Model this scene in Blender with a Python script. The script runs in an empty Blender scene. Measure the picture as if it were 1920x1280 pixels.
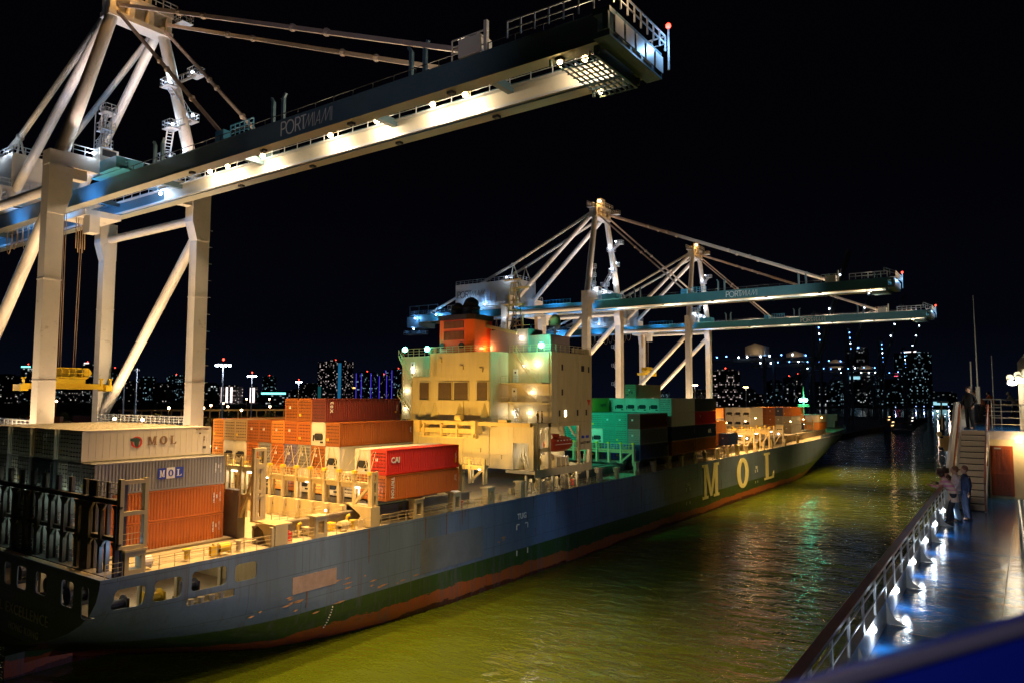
import bpy, bmesh, math, random
from mathutils import Vector, Matrix
random.seed(7)
C = bpy.context.scene
COL = C.collection
# ------------------------------------------------------------------ camera
YAW, PITCH, ROLL = 0.61640, 0.0740, 0.0033
fw = Vector((math.cos(YAW)*math.cos(PITCH), math.sin(YAW)*math.cos(PITCH), math.sin(PITCH)))
r0 = Vector((math.sin(YAW), -math.cos(YAW), 0)); u0 = r0.cross(fw)
r1 = math.cos(ROLL)*r0 + math.sin(ROLL)*u0; u1 = r1.cross(fw)
cd = bpy.data.cameras.new('camera'); cam = bpy.data.objects.new('camera', cd); COL.objects.link(cam)
m = Matrix.Identity(4)
for i in range(3):
    m[i][0] = r1[i]; m[i][1] = u1[i]; m[i][2] = -fw[i]
m[0][3], m[1][3], m[2][3] = 0, 0, 24.5
cam.matrix_world = m
cd.lens = 25.64; cd.sensor_width = 36; cd.clip_start = 0.1; cd.clip_end = 9000
cd.dof.use_dof = True; cd.dof.focus_distance = 70; cd.dof.aperture_fstop = 3.2
C.camera = cam
# ------------------------------------------------------------------ night sky
w = bpy.data.worlds.new('World'); C.world = w; w.use_nodes = True
bg = w.node_tree.nodes['Background']; bg.inputs[1].default_value = 1.0
_nt = w.node_tree; _tc = _nt.nodes.new('ShaderNodeTexCoord'); _sp = _nt.nodes.new('ShaderNodeSeparateXYZ'); _cr = _nt.nodes.new('ShaderNodeValToRGB')
_nt.links.new(_tc.outputs['Generated'], _sp.inputs[0]); _nt.links.new(_sp.outputs['Z'], _cr.inputs[0]); _nt.links.new(_cr.outputs[0], bg.inputs[0])
_cr.color_ramp.elements[0].position = 0.0; _cr.color_ramp.elements[0].color = (0.0014, 0.0021, 0.0052, 1); _cr.color_ramp.elements[1].position = 0.38; _cr.color_ramp.elements[1].color = (0.0006, 0.0005, 0.0010, 1)
_e = _cr.color_ramp.elements.new(0.09); _e.color = (0.0008, 0.0010, 0.0024, 1)
C.view_settings.view_transform = 'Standard'; C.view_settings.look = 'None'
C.view_settings.exposure = 0.35; C.view_settings.gamma = 1
C.render.engine = 'CYCLES'
C.cycles.use_denoising = True
C.cycles.max_bounces = 4; C.cycles.diffuse_bounces = 2; C.cycles.glossy_bounces = 3
C.cycles.transmission_bounces = 1; C.cycles.volume_bounces = 0
C.cycles.sample_clamp_indirect = 4.0; C.cycles.sample_clamp_direct = 40.0
C.cycles.caustics_reflective = False; C.cycles.caustics_refractive = False

# ------------------------------------------------------------------ materials
def node(nt, t, **k):
    n = nt.nodes.new(t)
    for a, b in k.items(): setattr(n, a, b)
    return n
MATS = {}
def paint(name, col, rough=0.5, metal=0.0, vary=0.18, scale=0.6, rust=0.0, grime=(0.05, 0.035, 0.02), streak=False, bump=0.0, spec=0.5):
    if name in MATS: return MATS[name]
    mt = bpy.data.materials.new(name); mt.use_nodes = True; nt = mt.node_tree; L = nt.links
    b = nt.nodes['Principled BSDF']
    b.inputs['Roughness'].default_value = rough; b.inputs['Metallic'].default_value = metal
    b.inputs['Specular IOR Level'].default_value = spec
    tc = node(nt, 'ShaderNodeTexCoord'); mp = node(nt, 'ShaderNodeMapping')
    oi = node(nt, 'ShaderNodeObjectInfo'); add = node(nt, 'ShaderNodeVectorMath', operation='ADD')
    L.new(tc.outputs['Object'], add.inputs[0]); sc = node(nt, 'ShaderNodeVectorMath', operation='SCALE'); sc.inputs['Scale'].default_value = 40
    L.new(oi.outputs['Random'], sc.inputs[0]); L.new(sc.outputs[0], add.inputs[1]); L.new(add.outputs[0], mp.inputs[0])
    if streak: mp.inputs['Scale'].default_value = (2.2, 2.2, 0.35)
    n1 = node(nt, 'ShaderNodeTexNoise'); n1.inputs['Scale'].default_value = scale; n1.inputs['Detail'].default_value = 6
    n1.inputs['Roughness'].default_value = 0.65
    L.new(mp.outputs[0], n1.inputs['Vector'])
    hsv = node(nt, 'ShaderNodeHueSaturation'); hsv.inputs['Color'].default_value = (*col, 1)
    mr = node(nt, 'ShaderNodeMapRange'); mr.inputs['From Min'].default_value = 0.25; mr.inputs['From Max'].default_value = 0.75
    mr.inputs['To Min'].default_value = 1 - vary; mr.inputs['To Max'].default_value = 1 + vary
    L.new(n1.outputs['Fac'], mr.inputs['Value']); L.new(mr.outputs[0], hsv.inputs['Value'])
    out = hsv.outputs[0]
    if rust > 0:
        n2 = node(nt, 'ShaderNodeTexNoise'); n2.inputs['Scale'].default_value = scale*2.3; n2.inputs['Detail'].default_value = 8; n2.inputs['Roughness'].default_value = 0.7
        L.new(mp.outputs[0], n2.inputs['Vector'])
        m2 = node(nt, 'ShaderNodeMapRange'); m2.inputs['From Min'].default_value = 0.66 - rust*0.3; m2.inputs['From Max'].default_value = 0.78 - rust*0.2
        L.new(n2.outputs['Fac'], m2.inputs['Value'])
        mx = node(nt, 'ShaderNodeMix', data_type='RGBA'); mx.inputs['B'].default_value = (*grime, 1)
        m3 = node(nt, 'ShaderNodeMath', operation='MULTIPLY'); m3.inputs[1].default_value = 0.75
        L.new(m2.outputs[0], m3.inputs[0]); L.new(m3.outputs[0], mx.inputs['Factor']); L.new(out, mx.inputs['A']); out = mx.outputs['Result']
    L.new(out, b.inputs['Base Color'])
    if bump > 0:
        bp = node(nt, 'ShaderNodeBump'); bp.inputs['Strength'].default_value = bump; bp.inputs['Distance'].default_value = 0.05
        L.new(n1.outputs['Fac'], bp.inputs['Height']); L.new(bp.outputs[0], b.inputs['Normal'])
    MATS[name] = mt; return mt
def glow(name, col, strength):
    if name in MATS: return MATS[name]
    mt = bpy.data.materials.new(name); mt.use_nodes = True; nt = mt.node_tree
    b = nt.nodes['Principled BSDF']; b.inputs['Base Color'].default_value = (0.1, 0.1, 0.1, 1)
    b.inputs['Emission Color'].default_value = (*col, 1); b.inputs['Emission Strength'].default_value = strength
    mt.cycles.emission_sampling = 'NONE'
    MATS[name] = mt; return mt

cream = paint('cream_paint', (0.72, 0.65, 0.56), 0.45, vary=0.10, scale=0.35, rust=0.20, grime=(0.25, 0.17, 0.1))
teal = paint('teal_girder_paint', (0.075, 0.13, 0.16), 0.4, vary=0.16, scale=0.3)
galv = paint('galvanised_steel', (0.55, 0.56, 0.58), 0.4, 0.4, vary=0.1, scale=2)
dark = paint('dark_steel', (0.03, 0.03, 0.035), 0.6, vary=0.3, scale=1)
black = paint('black_rubber', (0.012, 0.012, 0.012), 0.7)
yellow = paint('safety_yellow', (0.8, 0.52, 0.02), 0.45, vary=0.08)
shipcream = paint('ship_cream_paint', (0.55, 0.44, 0.22), 0.55, vary=0.14, scale=0.45, rust=0.24, grime=(0.25, 0.14, 0.06), streak=True)
shipwhite = paint('ship_white_paint', (0.56, 0.47, 0.27), 0.55, vary=0.12, scale=0.4, rust=0.22, grime=(0.28, 0.18, 0.08), streak=True)
orange = paint('funnel_orange', (0.75, 0.10, 0.015), 0.45, vary=0.08)
deckred = paint('deck_paint', (0.42, 0.34, 0.20), 0.7, vary=0.2, scale=1.2, rust=0.25, grime=(0.16, 0.08, 0.04))
white = paint('white_paint', (0.75, 0.75, 0.73), 0.45, vary=0.05)
marking = paint('white_marking', (0.78, 0.76, 0.70), 0.6, vary=0.12, scale=3)
darkmark = paint('dark_marking', (0.06, 0.05, 0.05), 0.6, vary=0.1)
brownmark = paint('brown_marking', (0.24, 0.14, 0.07), 0.6, vary=0.1)
yellowmark = paint('pale_yellow_marking', (0.88, 0.80, 0.36), 0.6, vary=0.10, scale=0.5, rust=0.08, grime=(0.3, 0.2, 0.08))
bluemark = paint('blue_marking', (0.02, 0.05, 0.42), 0.5)
redmark = paint('red_marking', (0.65, 0.05, 0.02), 0.5)
G_warm = glow('sodium_glow', (1.0, 0.62, 0.25), 40)
G_cool = glow('cool_glow', (0.72, 0.86, 1.0), 20)
G_blue = glow('blue_glow', (0.12, 0.35, 1.0), 9)
G_green = glow('green_glow', (0.12, 1.0, 0.68), 24)
G_red = glow('red_glow', (1.0, 0.04, 0.02), 8)
G_tube = glow('tube_glow', (1.0, 0.93, 0.75), 14)
G_white = glow('white_glow', (1.0, 0.9, 0.74), 16)

# ------------------------------------------------------------------ mesh builder
class MB:
    def __init__(s): s.v = []; s.f = []
    def add(s, vs, fs):
        o = len(s.v); s.v += [tuple(v) for v in vs]; s.f += [tuple(i+o for i in f) for f in fs]; return s
    def box(s, x0, x1, y0, y1, z0, z1):
        return s.add([(x0,y0,z0),(x1,y0,z0),(x1,y1,z0),(x0,y1,z0),(x0,y0,z1),(x1,y0,z1),(x1,y1,z1),(x0,y1,z1)],
            [(0,3,2,1),(4,5,6,7),(0,1,5,4),(1,2,6,5),(2,3,7,6),(3,0,4,7)])
    def tube(s, a, b, r, r2=None, n=8, rect=None, caps=True):
        a = Vector(a); b = Vector(b); d = (b-a)
        if d.length < 1e-6: return s
        d.normalize(); r2 = r if r2 is None else r2
        up = Vector((0,0,1)) if abs(d.z) < 0.95 else Vector((1,0,0))
        x = d.cross(up).normalized(); y = x.cross(d).normalized()
        vs = []
        if rect:
            w_, h_ = rect; n = 4
            prof = [(-w_/2,-h_/2),(w_/2,-h_/2),(w_/2,h_/2),(-w_/2,h_/2)]
            for p in (a, b): vs += [p + x*u + y*v for u, v in prof]
        else:
            for p, rr in ((a, r), (b, r2)):
                vs += [p + x*math.cos(6.28318*i/n)*rr + y*math.sin(6.28318*i/n)*rr for i in range(n)]
        fs = [(i, (i+1) % n, n+(i+1) % n, n+i) for i in range(n)]
        if caps: fs += [tuple(range(n-1, -1, -1)), tuple(range(n, 2*n))]
        return s.add(vs, fs)
    def bar(s, a, b, w=0.05, h=None): return s.tube(a, b, 0, rect=(w, h or w))
    def path(s, pts, r, n=6):
        for p, q in zip(pts[:-1], pts[1:]): s.tube(p, q, r, n=n)
        return s
    def ball(s, c, r, n=8, m_=6, sz=None):
        c = Vector(c); sz = sz or (1,1,1); vs = [c + Vector((0,0,r*sz[2]))]; fs = []
        for j in range(1, m_):
            t = math.pi*j/m_
            vs += [c + Vector((r*sz[0]*math.sin(t)*math.cos(6.28318*i/n), r*sz[1]*math.sin(t)*math.sin(6.28318*i/n), r*sz[2]*math.cos(t))) for i in range(n)]
        vs.append(c - Vector((0,0,r*sz[2])))
        for i in range(n): fs.append((0, 1+i, 1+(i+1) % n))
        for j in range(m_-2):
            for i in range(n):
                a = 1+j*n; fs.append((a+i, a+n+i, a+n+(i+1) % n, a+(i+1) % n))
        e = len(vs)-1; a = 1+(m_-2)*n
        for i in range(n): fs.append((a+i, e, a+(i+1) % n))
        return s.add(vs, fs)
    def prism(s, pts, axis, t0, t1):   # pts 2D loop (ccw) in the two other axes; holes not supported
        n = len(pts)
        def P(p, t):
            if axis == 'x': return (t, p[0], p[1])
            if axis == 'y': return (p[0], t, p[1])
            return (p[0], p[1], t)
        vs = [P(p, t0) for p in pts] + [P(p, t1) for p in pts]
        fs = [tuple(range(n)), tuple(range(2*n-1, n-1, -1))] + [(i, n+i, n+(i+1) % n, (i+1) % n) for i in range(n)]
        return s.add(vs, fs)
    def rail(s, p0, p1, h=1.05, step=1.5, rows=3, r=0.025):
        p0 = Vector(p0); p1 = Vector(p1); L = (p1-p0).length; n = max(1, round(L/step)); z = Vector((0,0,1))
        for i in range(n+1):
            q = p0.lerp(p1, i/n); s.bar(q, q+z*h, r*2)
        for k in range(rows):
            hh = h*(k+1)/rows; s.bar(p0+z*hh, p1+z*hh, r*2*(1.0 if k == rows-1 else 0.8))
        return s
    def mesh(s, name, mat, fix=True):
        me = bpy.data.meshes.new(name); me.from_pydata(s.v, [], s.f)
        if fix:
            bm = bmesh.new(); bm.from_mesh(me); bmesh.ops.recalc_face_normals(bm, faces=bm.faces); bm.to_mesh(me); bm.free()
        if mat: me.materials.append(mat)
        me.validate(); me.update(); return me
    def build(s, name, mat, parent=None, smooth=False, loc=None):
        me = s.mesh(name, mat)
        if smooth:
            me.shade_smooth(); me.set_sharp_from_angle(angle=math.radians(40))
        return link(name, me, parent, loc)
def link(name, data, parent=None, loc=None):
    o = bpy.data.objects.new(name, data); COL.objects.link(o)
    p = Vector(loc) if loc is not None else Vector((0,0,0))
    if parent is not None:
        o.parent = parent
        if parent.name in WROOT: p = p - parent.location      # children of these things are written in world coordinates
    o.location = p
    return o
WROOT = set()
def wthing(name, label, cat, loc=(0,0,0), group=None):
    o = thing(name, label, cat, loc, 0, group); WROOT.add(o.name); return o
def tag(o, label=None, cat=None, group=None, kind=None):
    if label: o['label'] = label
    if cat: o['category'] = cat
    if group: o['group'] = group
    if kind: o['kind'] = kind
    return o
def thing(name, label, cat, loc=(0,0,0), rz=0, group=None):
    o = bpy.data.objects.new(name, None); COL.objects.link(o); o.location = loc; o.rotation_euler = (0,0,rz)
    o.empty_display_size = 0.2
    return tag(o, label, cat, group)
def lamp(parent, pos, col, power, kind='POINT', radius=0.15, aim=None, angle=140, blend=0.5):
    ld = bpy.data.lights.new('lamp_light', kind); ld.color = col; ld.energy = power; ld.shadow_soft_size = radius
    if kind == 'SPOT': ld.spot_size = math.radians(angle); ld.spot_blend = blend
    o = link('lamp_light', ld, parent, pos)
    if aim is not None:
        d = Vector(aim) - Vector(pos); o.rotation_euler = d.to_track_quat('-Z', 'Y').to_euler()
    return o
WARM = (1.0, 0.66, 0.34); SOD = (1.0, 0.50, 0.12); COOL = (0.62, 0.78, 1.0); GREEN = (0.05, 1.0, 0.62); WHITE = (1.0, 0.88, 0.72)

def text_mesh(txt, size, depth=0.02, bold=0.0, align='CENTER', spacing=1.0):
    cu = bpy.data.curves.new('lettering', 'FONT'); cu.body = txt; cu.size = size; cu.extrude = depth; cu.offset = bold
    cu.align_x = align; cu.align_y = 'CENTER'; cu.space_character = spacing; cu.resolution_u = 2
    o = bpy.data.objects.new('t', cu); COL.objects.link(o)
    dg = bpy.context.evaluated_depsgraph_get(); dg.update()
    me = bpy.data.meshes.new_from_object(o.evaluated_get(dg)); bpy.data.objects.remove(o); bpy.data.curves.remove(cu)
    return me
FACE = {'-y': Matrix(((1,0,0),(0,0,-1),(0,1,0))), '-x': Matrix(((0,0,-1),(-1,0,0),(0,1,0)))}
def lettering(txt, size, pos, face, mat, parent, bold=0.0, roll=0.0, name='lettering', spacing=1.0, depth=0.02, sx=1.0):
    me = text_mesh(txt, size, depth, bold, spacing=spacing)
    M_ = FACE[face].to_4x4() @ Matrix.Rotation(roll, 4, 'Z') @ Matrix.Diagonal((sx, 1, 1, 1))
    me.transform(M_); me.materials.clear(); me.materials.append(mat)
    return link(name, me, parent, pos)
def strokes(segs, width, height, thick, pos, face, mat, parent, name='lettering'):
    mb = MB()
    for s_ in segs:
        for (a, b), (c, d) in zip(s_[:-1], s_[1:]):
            mb.bar((a*width, b*height, 0), (c*width, d*height, 0), thick, 0.04) if False else mb.tube((a*width, b*height, 0), (c*width, d*height, 0), thick/2, n=6)
    me = mb.mesh(name, mat); me.transform(Matrix.Diagonal((1, 1, 0.25, 1))); me.transform(FACE[face].to_4x4())
    return link(name, me, parent, pos)
def arc(cx, cy, r, a0, a1, n=14, sx=1.0):
    return [(cx + r*sx*math.cos(math.radians(a0+(a1-a0)*i/n)), cy + r*math.sin(math.radians(a0+(a1-a0)*i/n))) for i in range(n+1)]
# PORT in round strokes, MIAMI in slanted strokes; unit height 1, letters advance along x
PORT = [[(0,0),(0,1)], [(0,1)]+arc(0.28,0.74,0.26,90,-90,10)+[(0,0.48)], arc(1.0,0.5,0.5,0,360,22, 0.86),
        [(1.62,0),(1.62,1)], [(1.62,1)]+arc(1.88,0.74,0.26,90,-90,10)+[(1.62,0.48)], [(1.88,0.48),(2.16,0)], [(2.2,1),(2.78,1)], [(2.49,1),(2.49,0)]]
MIAMI = [[(2.62,0),(3.08,1),(3.08,0.1),(3.5,1),(3.5,0)], [(3.66,0),(3.66,1)], [(3.78,0),(4.22,1),(4.26,0)], [(3.96,0.3),(4.24,0.3)],
         [(4.4,0),(4.86,1),(4.86,0.1),(5.32,1),(5.34,0)], [(5.5,0),(5.5,1)]]
def portmiami(h, pos, face, mat, parent):
    a = strokes(PORT, h, h, h*0.11, pos, face, mat, parent)
    b = strokes(MIAMI, h, h, h*0.055, pos, face, mat, parent)
    return a, b

# ================================================================== SETTING
# water of the channel: turbid green body under a rippled glossy surface
def water_mat():
    mt = bpy.data.materials.new('harbour_water'); mt.use_nodes = True; nt = mt.node_tree; L = nt.links
    b = nt.nodes['Principled BSDF']
    b.inputs['Base Color'].default_value = (0.062, 0.088, 0.005, 1); b.inputs['Roughness'].default_value = 0.03; b.inputs['IOR'].default_value = 1.33
    tc = node(nt, 'ShaderNodeTexCoord')
    mp = node(nt, 'ShaderNodeMapping'); mp.inputs['Rotation'].default_value = (0, 0, 0.5); mp.inputs['Scale'].default_value = (1.0, 0.55, 1)
    L.new(tc.outputs['Object'], mp.inputs[0])
    n1 = node(nt, 'ShaderNodeTexNoise'); n1.inputs['Scale'].default_value = 0.75; n1.inputs['Detail'].default_value = 4.0; n1.inputs['Roughness'].default_value = 0.55; n1.inputs['Distortion'].default_value = 0.4
    n2 = node(nt, 'ShaderNodeTexNoise'); n2.inputs['Scale'].default_value = 0.16; n2.inputs['Detail'].default_value = 2
    n3 = node(nt, 'ShaderNodeTexNoise'); n3.inputs['Scale'].default_value = 0.035; n3.inputs['Detail'].default_value = 2
    for n in (n1, n2, n3): L.new(mp.outputs[0], n.inputs['Vector'])
    ad = node(nt, 'ShaderNodeMath', operation='MULTIPLY_ADD'); ad.inputs[1].default_value = 2.2
    L.new(n2.outputs['Fac'], ad.inputs[0]); L.new(n1.outputs['Fac'], ad.inputs[2])
    am = node(nt, 'ShaderNodeMapRange'); am.inputs['From Min'].default_value = 0.35; am.inputs['From Max'].default_value = 0.65; am.inputs['To Min'].default_value = 0.35; am.inputs['To Max'].default_value = 1.0
    L.new(n3.outputs['Fac'], am.inputs['Value'])
    bp = node(nt, 'ShaderNodeBump'); bp.inputs['Distance'].default_value = 0.42
    L.new(ad.outputs[0], bp.inputs['Height']); L.new(am.outputs[0], bp.inputs['Strength']); L.new(bp.outputs[0], b.inputs['Normal'])
    return mt
wb = MB(); wb.add([(-600,-3000,0),(5000,-3000,0),(5000,3200,0),(-600,3200,0)], [(0,1,2,3)])
tag(wb.build('water', water_mat()), kind='structure')
# port apron of the terminal, then land to the skyline
asphalt = paint('quay_asphalt', (0.07, 0.065, 0.06), 0.85, vary=0.3, scale=0.2)
conc = paint('quay_concrete', (0.28, 0.25, 0.2), 0.8, vary=0.2, scale=0.5, rust=0.2, grime=(0.1, 0.08, 0.05))
q = MB(); q.box(-60, 900, 91.5, 700, -3, 2.5); tag(q.build('quay', asphalt), kind='structure')
q = MB(); q.box(-60, 900, 90.6, 91.5, -3, 2.8); tag(q.build('quay_wall', conc, None), kind='structure')
q = MB(); q.prism([(700,705),(3800,705),(3800,3200),(-500,3200),(-500,705)], 'z', -3, 2.0)
q.prism([(1900,100),(4000,-40),(4000,704),(1500,704)], 'z', -3, 2.0); tag(q.build('far_shore_ground', asphalt), kind='structure')
# low breakwater spit right of the bow
q = MB()
pts = [(560,66),(640,74),(760,92),(900,120),(900,90.5),(700,90.5),(560,78)]
q.prism(pts, 'z', -2, 2.2); tag(q.build('shore_bank', dark), kind='structure')

# ================================================================== CONTAINER SHIP
Y0, B2, DECK = 56.8, 16.1, 10.7; YC = Y0 + B2
ship = wthing('container_ship', 'long blue container ship with cream deckhouse and orange funnel moored under the cranes', 'container ship', (180, YC, 0))
def halfb(x, z):
    zb = 3.0 if x <= 27.5 else (3.0 - 6.0*(x-27.5)/17.5 if x < 45 else (-3 - 3*(x-45)/15 if x < 60 else -6 - 0.2*(x-60)))
    r = (z - zb)/9.0
    s = 1.0 if r >= 1 else (0 if r <= 0 else 1-(1-r)**3)
    t = (z+1.5)/(DECK+1.5); t = max(0, min(1, t))
    xs = 292 + 58*t**1.6; xa = 205 + 62*t
    if x > xa:
        q_ = min(1, (x-xa)/(xs-xa)); s *= max(0, 1-q_**(1.9+1.1*t))
    return B2*s
def hull_x(x, z):
    t = max(0, min(1, (z+1.5)/(DECK+1.5))); return min(x, 292 + 58*t**1.6)
xsn = [27.5,29,31,33,36,39,42,45,49,54,60,68,78,90,105,120,140,160,180,195,205,215,225,235,245,253,261,269,276,283,290,297,304,311,318,325,331,337,342,346,350]
zsn = [-1.5,-0.5,0.3,1,2,3,4,5,6,7,8,9,10,DECK]
def sheer(x): return 0 if x < 215 else 1.6*((x-215)/135)**2
hv, hf = [], []
def hp(x, z, side):
    xx = hull_x(x, z); zz = z + sheer(xx)*max(0, z)/DECK
    return (xx, YC + side*halfb(xx, z), zz)
for side in (-1, 1):
    o_ = len(hv)
    for x in xsn:
        for z in zsn: hv.append(hp(x, z, side))
    nz = len(zsn)
    for i in range(len(xsn)-1):
        for j in range(nz-1):
            a = o_+i*nz+j; f = (a, a+nz, a+nz+1, a+1)
            hf.append(f if side < 0 else f[::-1])
nz = len(zsn); N = len(xsn)*nz
for j in range(nz-1): hf.append((j, j+1, N+j+1, N+j))      # transom
bm = bmesh.new()
vv = [bm.verts.new(v) for v in hv]; bm.verts.ensure_lookup_table()
for f in hf:
    try: bm.faces.new([vv[i] for i in f])
    except ValueError: pass
bmesh.ops.remove_doubles(bm, verts=bm.verts, dist=0.01)
bmesh.ops.dissolve_degenerate(bm, edges=bm.edges, dist=0.005)
bmesh.ops.recalc_face_normals(bm, faces=bm.faces)
me = bpy.data.meshes.new('hull'); bm.to_mesh(me); bm.free()
hull = bpy.data.objects.new('hull', me); COL.objects.link(hull)
# rounded openings of the mooring deck, cut right through the plating
def rrect(x0, x1, z0, z1, r):
    P_ = []
    for cx, cz, a in ((x1-r, z1-r, 0), (x0+r, z1-r, 90), (x0+r, z0+r, 180), (x1-r, z0+r, 270)):
        P_ += [(cx+r*math.cos(math.radians(a+t)), cz+r*math.sin(math.radians(a+t))) for t in (0, 30, 60, 90)]
    return P_
cut = MB()
for x0, x1, z0, z1 in ((28.7,31.0,8.1,9.75),(31.7,34.0,8.15,9.85),(34.8,38.0,8.35,9.95),(38.8,41.0,8.3,9.8)):
    cut.prism(rrect(x0, x1, z0, z1, 0.35), 'y', 54, 60.5)
cut.prism(rrect(34.6, 38.8, 7.2, 7.85, 0.1), 'y', 54, 60.5)
for y0, y1, z0 in ((58.5,59.7,7.5),(61.0,63.0,8.0),(65.6,67.6,8.2),(69.4,71.2,8.1),(72.4,73.8,8.1),(76,79.0,8.0),(80,84,8)):
    P_ = rrect(y0, y1, z0, 9.95, 0.3); cut.prism(P_, 'x', 25, 29)
co = cut.build('cutter', None)
sm = hull.modifiers.new('s', 'SOLIDIFY'); sm.thickness = 0.12; sm.offset = -1
bo = hull.modifiers.new('b', 'BOOLEAN'); bo.object = co; bo.operation = 'DIFFERENCE'; bo.solver = 'EXACT'
dg = bpy.context.evaluated_depsgraph_get(); dg.update()
me2 = bpy.data.meshes.new_from_object(hull.evaluated_get(dg)); bpy.data.objects.remove(hull); bpy.data.objects.remove(co)
def hull_mat():
    mt = bpy.data.materials.new('hull_paint'); mt.use_nodes = True; nt = mt.node_tree; L = nt.links
    b = nt.nodes['Principled BSDF']; b.inputs['Roughness'].default_value = 0.42
    tc = node(nt, 'ShaderNodeTexCoord'); sp = node(nt, 'ShaderNodeSeparateXYZ'); L.new(tc.outputs['Object'], sp.inputs[0])
    n1 = node(nt, 'ShaderNodeTexNoise'); n1.inputs['Scale'].default_value = 0.16; n1.inputs['Detail'].default_value = 8; n1.inputs['Roughness'].default_value = 0.7
    mp = node(nt, 'ShaderNodeMapping'); mp.inputs['Scale'].default_value = (0.6, 0.6, 2.2); L.new(tc.outputs['Object'], mp.inputs[0]); L.new(mp.outputs[0], n1.inputs['Vector'])
    zz = node(nt, 'ShaderNodeMath', operation='MULTIPLY_ADD'); zz.inputs[1].default_value = 3.2; L.new(n1.outputs['Fac'], zz.inputs[0]); L.new(sp.outputs['Z'], zz.inputs[2])
    cr = node(nt, 'ShaderNodeValToRGB'); cr.color_ramp.interpolation = 'CONSTANT'
    mr = node(nt, 'ShaderNodeMapRange'); mr.inputs['From Min'].default_value = -2; mr.inputs['From Max'].default_value = 14; L.new(zz.outputs[0], mr.inputs['Value'])
    L.new(mr.outputs[0], cr.inputs[0]); e = cr.color_ramp.elements
    e[0].position = 0; e[0].color = (0.07, 0.012, 0.004, 1)
    def pos(z): return (z+1.6+2)/16
    e[1].position = pos(0.45); e[1].color = (0.36, 0.085, 0.018, 1)
    g = e.new(pos(1.7)); g.color = (0.035, 0.075, 0.016, 1)
    # crisp blue edge from the unperturbed height
    c2 = node(nt, 'ShaderNodeMath', operation='GREATER_THAN'); c2.inputs[1].default_value = 4.0; L.new(sp.outputs['Z'], c2.inputs[0])
    n2 = node(nt, 'ShaderNodeTexNoise'); n2.inputs['Scale'].default_value = 0.12; n2.inputs['Detail'].default_value = 5
    mp2 = node(nt, 'ShaderNodeMapping'); mp2.inputs['Scale'].default_value = (1.6, 1, 0.5); L.new(tc.outputs['Object'], mp2.inputs[0]); L.new(mp2.outputs[0], n2.inputs['Vector'])
    hs = node(nt, 'ShaderNodeHueSaturation'); hs.inputs['Color'].default_value = (0.12, 0.175, 0.25, 1)
    m2 = node(nt, 'ShaderNodeMapRange'); m2.inputs['From Min'].default_value = 0.3; m2.inputs['From Max'].default_value = 0.7; m2.inputs['To Min'].default_value = 0.8; m2.inputs['To Max'].default_value = 1.2
    L.new(n2.outputs['Fac'], m2.inputs['Value']); L.new(m2.outputs[0], hs.inputs['Value'])
    mx = node(nt, 'ShaderNodeMix', data_type='RGBA'); L.new(c2.outputs[0], mx.inputs['Factor']); L.new(cr.outputs[0], mx.inputs['A']); L.new(hs.outputs[0], mx.inputs['B'])
    # scrape marks
    n3 = node(nt, 'ShaderNodeTexNoise'); n3.inputs['Scale'].default_value = 0.5; n3.inputs['Detail'].default_value = 10; n3.inputs['Roughness'].default_value = 0.75
    mp3 = node(nt, 'ShaderNodeMapping'); mp3.inputs['Scale'].default_value = (0.35, 1, 2.6); L.new(tc.outputs['Object'], mp3.inputs[0]); L.new(mp3.outputs[0], n3.inputs['Vector'])
    m3 = node(nt, 'ShaderNodeMapRange'); m3.inputs['From Min'].default_value = 0.66; m3.inputs['From Max'].default_value = 0.74; L.new(n3.outputs['Fac'], m3.inputs['Value'])
    zb_ = node(nt, 'ShaderNodeMapRange'); zb_.inputs['From Min'].default_value = 8.5; zb_.inputs['From Max'].default_value = 3.5; zb_.inputs['To Min'].default_value = 0.0; zb_.inputs['To Max'].default_value = 0.8; L.new(sp.outputs['Z'], zb_.inputs['Value'])
    ml = node(nt, 'ShaderNodeMath', operation='MULTIPLY'); L.new(m3.outputs[0], ml.inputs[0]); L.new(zb_.outputs[0], ml.inputs[1])
    mx2 = node(nt, 'ShaderNodeMix', data_type='RGBA'); L.new(ml.outputs[0], mx2.inputs['Factor']); L.new(mx.outputs['Result'], mx2.inputs['A']); mx2.inputs['B'].default_value = (0.22, 0.11, 0.05, 1)
    cx = node(nt, 'ShaderNodeCombineXYZ'); L.new(sp.outputs['X'], cx.inputs[0]); L.new(sp.outputs['Z'], cx.inputs[1])
    bk = node(nt, 'ShaderNodeTexBrick'); bk.inputs['Scale'].default_value = 1.0; bk.inputs['Brick Width'].default_value = 11.5; bk.inputs['Row Height'].default_value = 2.6; bk.inputs['Mortar Size'].default_value = 0.03; bk.inputs['Mortar Smooth'].default_value = 0.3
    L.new(cx.outputs[0], bk.inputs['Vector'])
    n4 = node(nt, 'ShaderNodeTexNoise'); n4.inputs['Scale'].default_value = 1.0; n4.inputs['Detail'].default_value = 6; n4.inputs['Roughness'].default_value = 0.7
    mp4 = node(nt, 'ShaderNodeMapping'); mp4.inputs['Scale'].default_value = (1.5, 1, 0.10); L.new(tc.outputs['Object'], mp4.inputs[0]); L.new(mp4.outputs[0], n4.inputs['Vector'])
    m5 = node(nt, 'ShaderNodeMapRange'); m5.inputs['From Min'].default_value = 0.50; m5.inputs['From Max'].default_value = 0.72; m5.inputs['To Max'].default_value = 0.75; L.new(n4.outputs['Fac'], m5.inputs['Value'])
    mx3 = node(nt, 'ShaderNodeMix', data_type='RGBA'); L.new(m5.outputs[0], mx3.inputs['Factor']); L.new(mx2.outputs['Result'], mx3.inputs['A']); mx3.inputs['B'].default_value = (0.10, 0.10, 0.11, 1)
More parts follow.
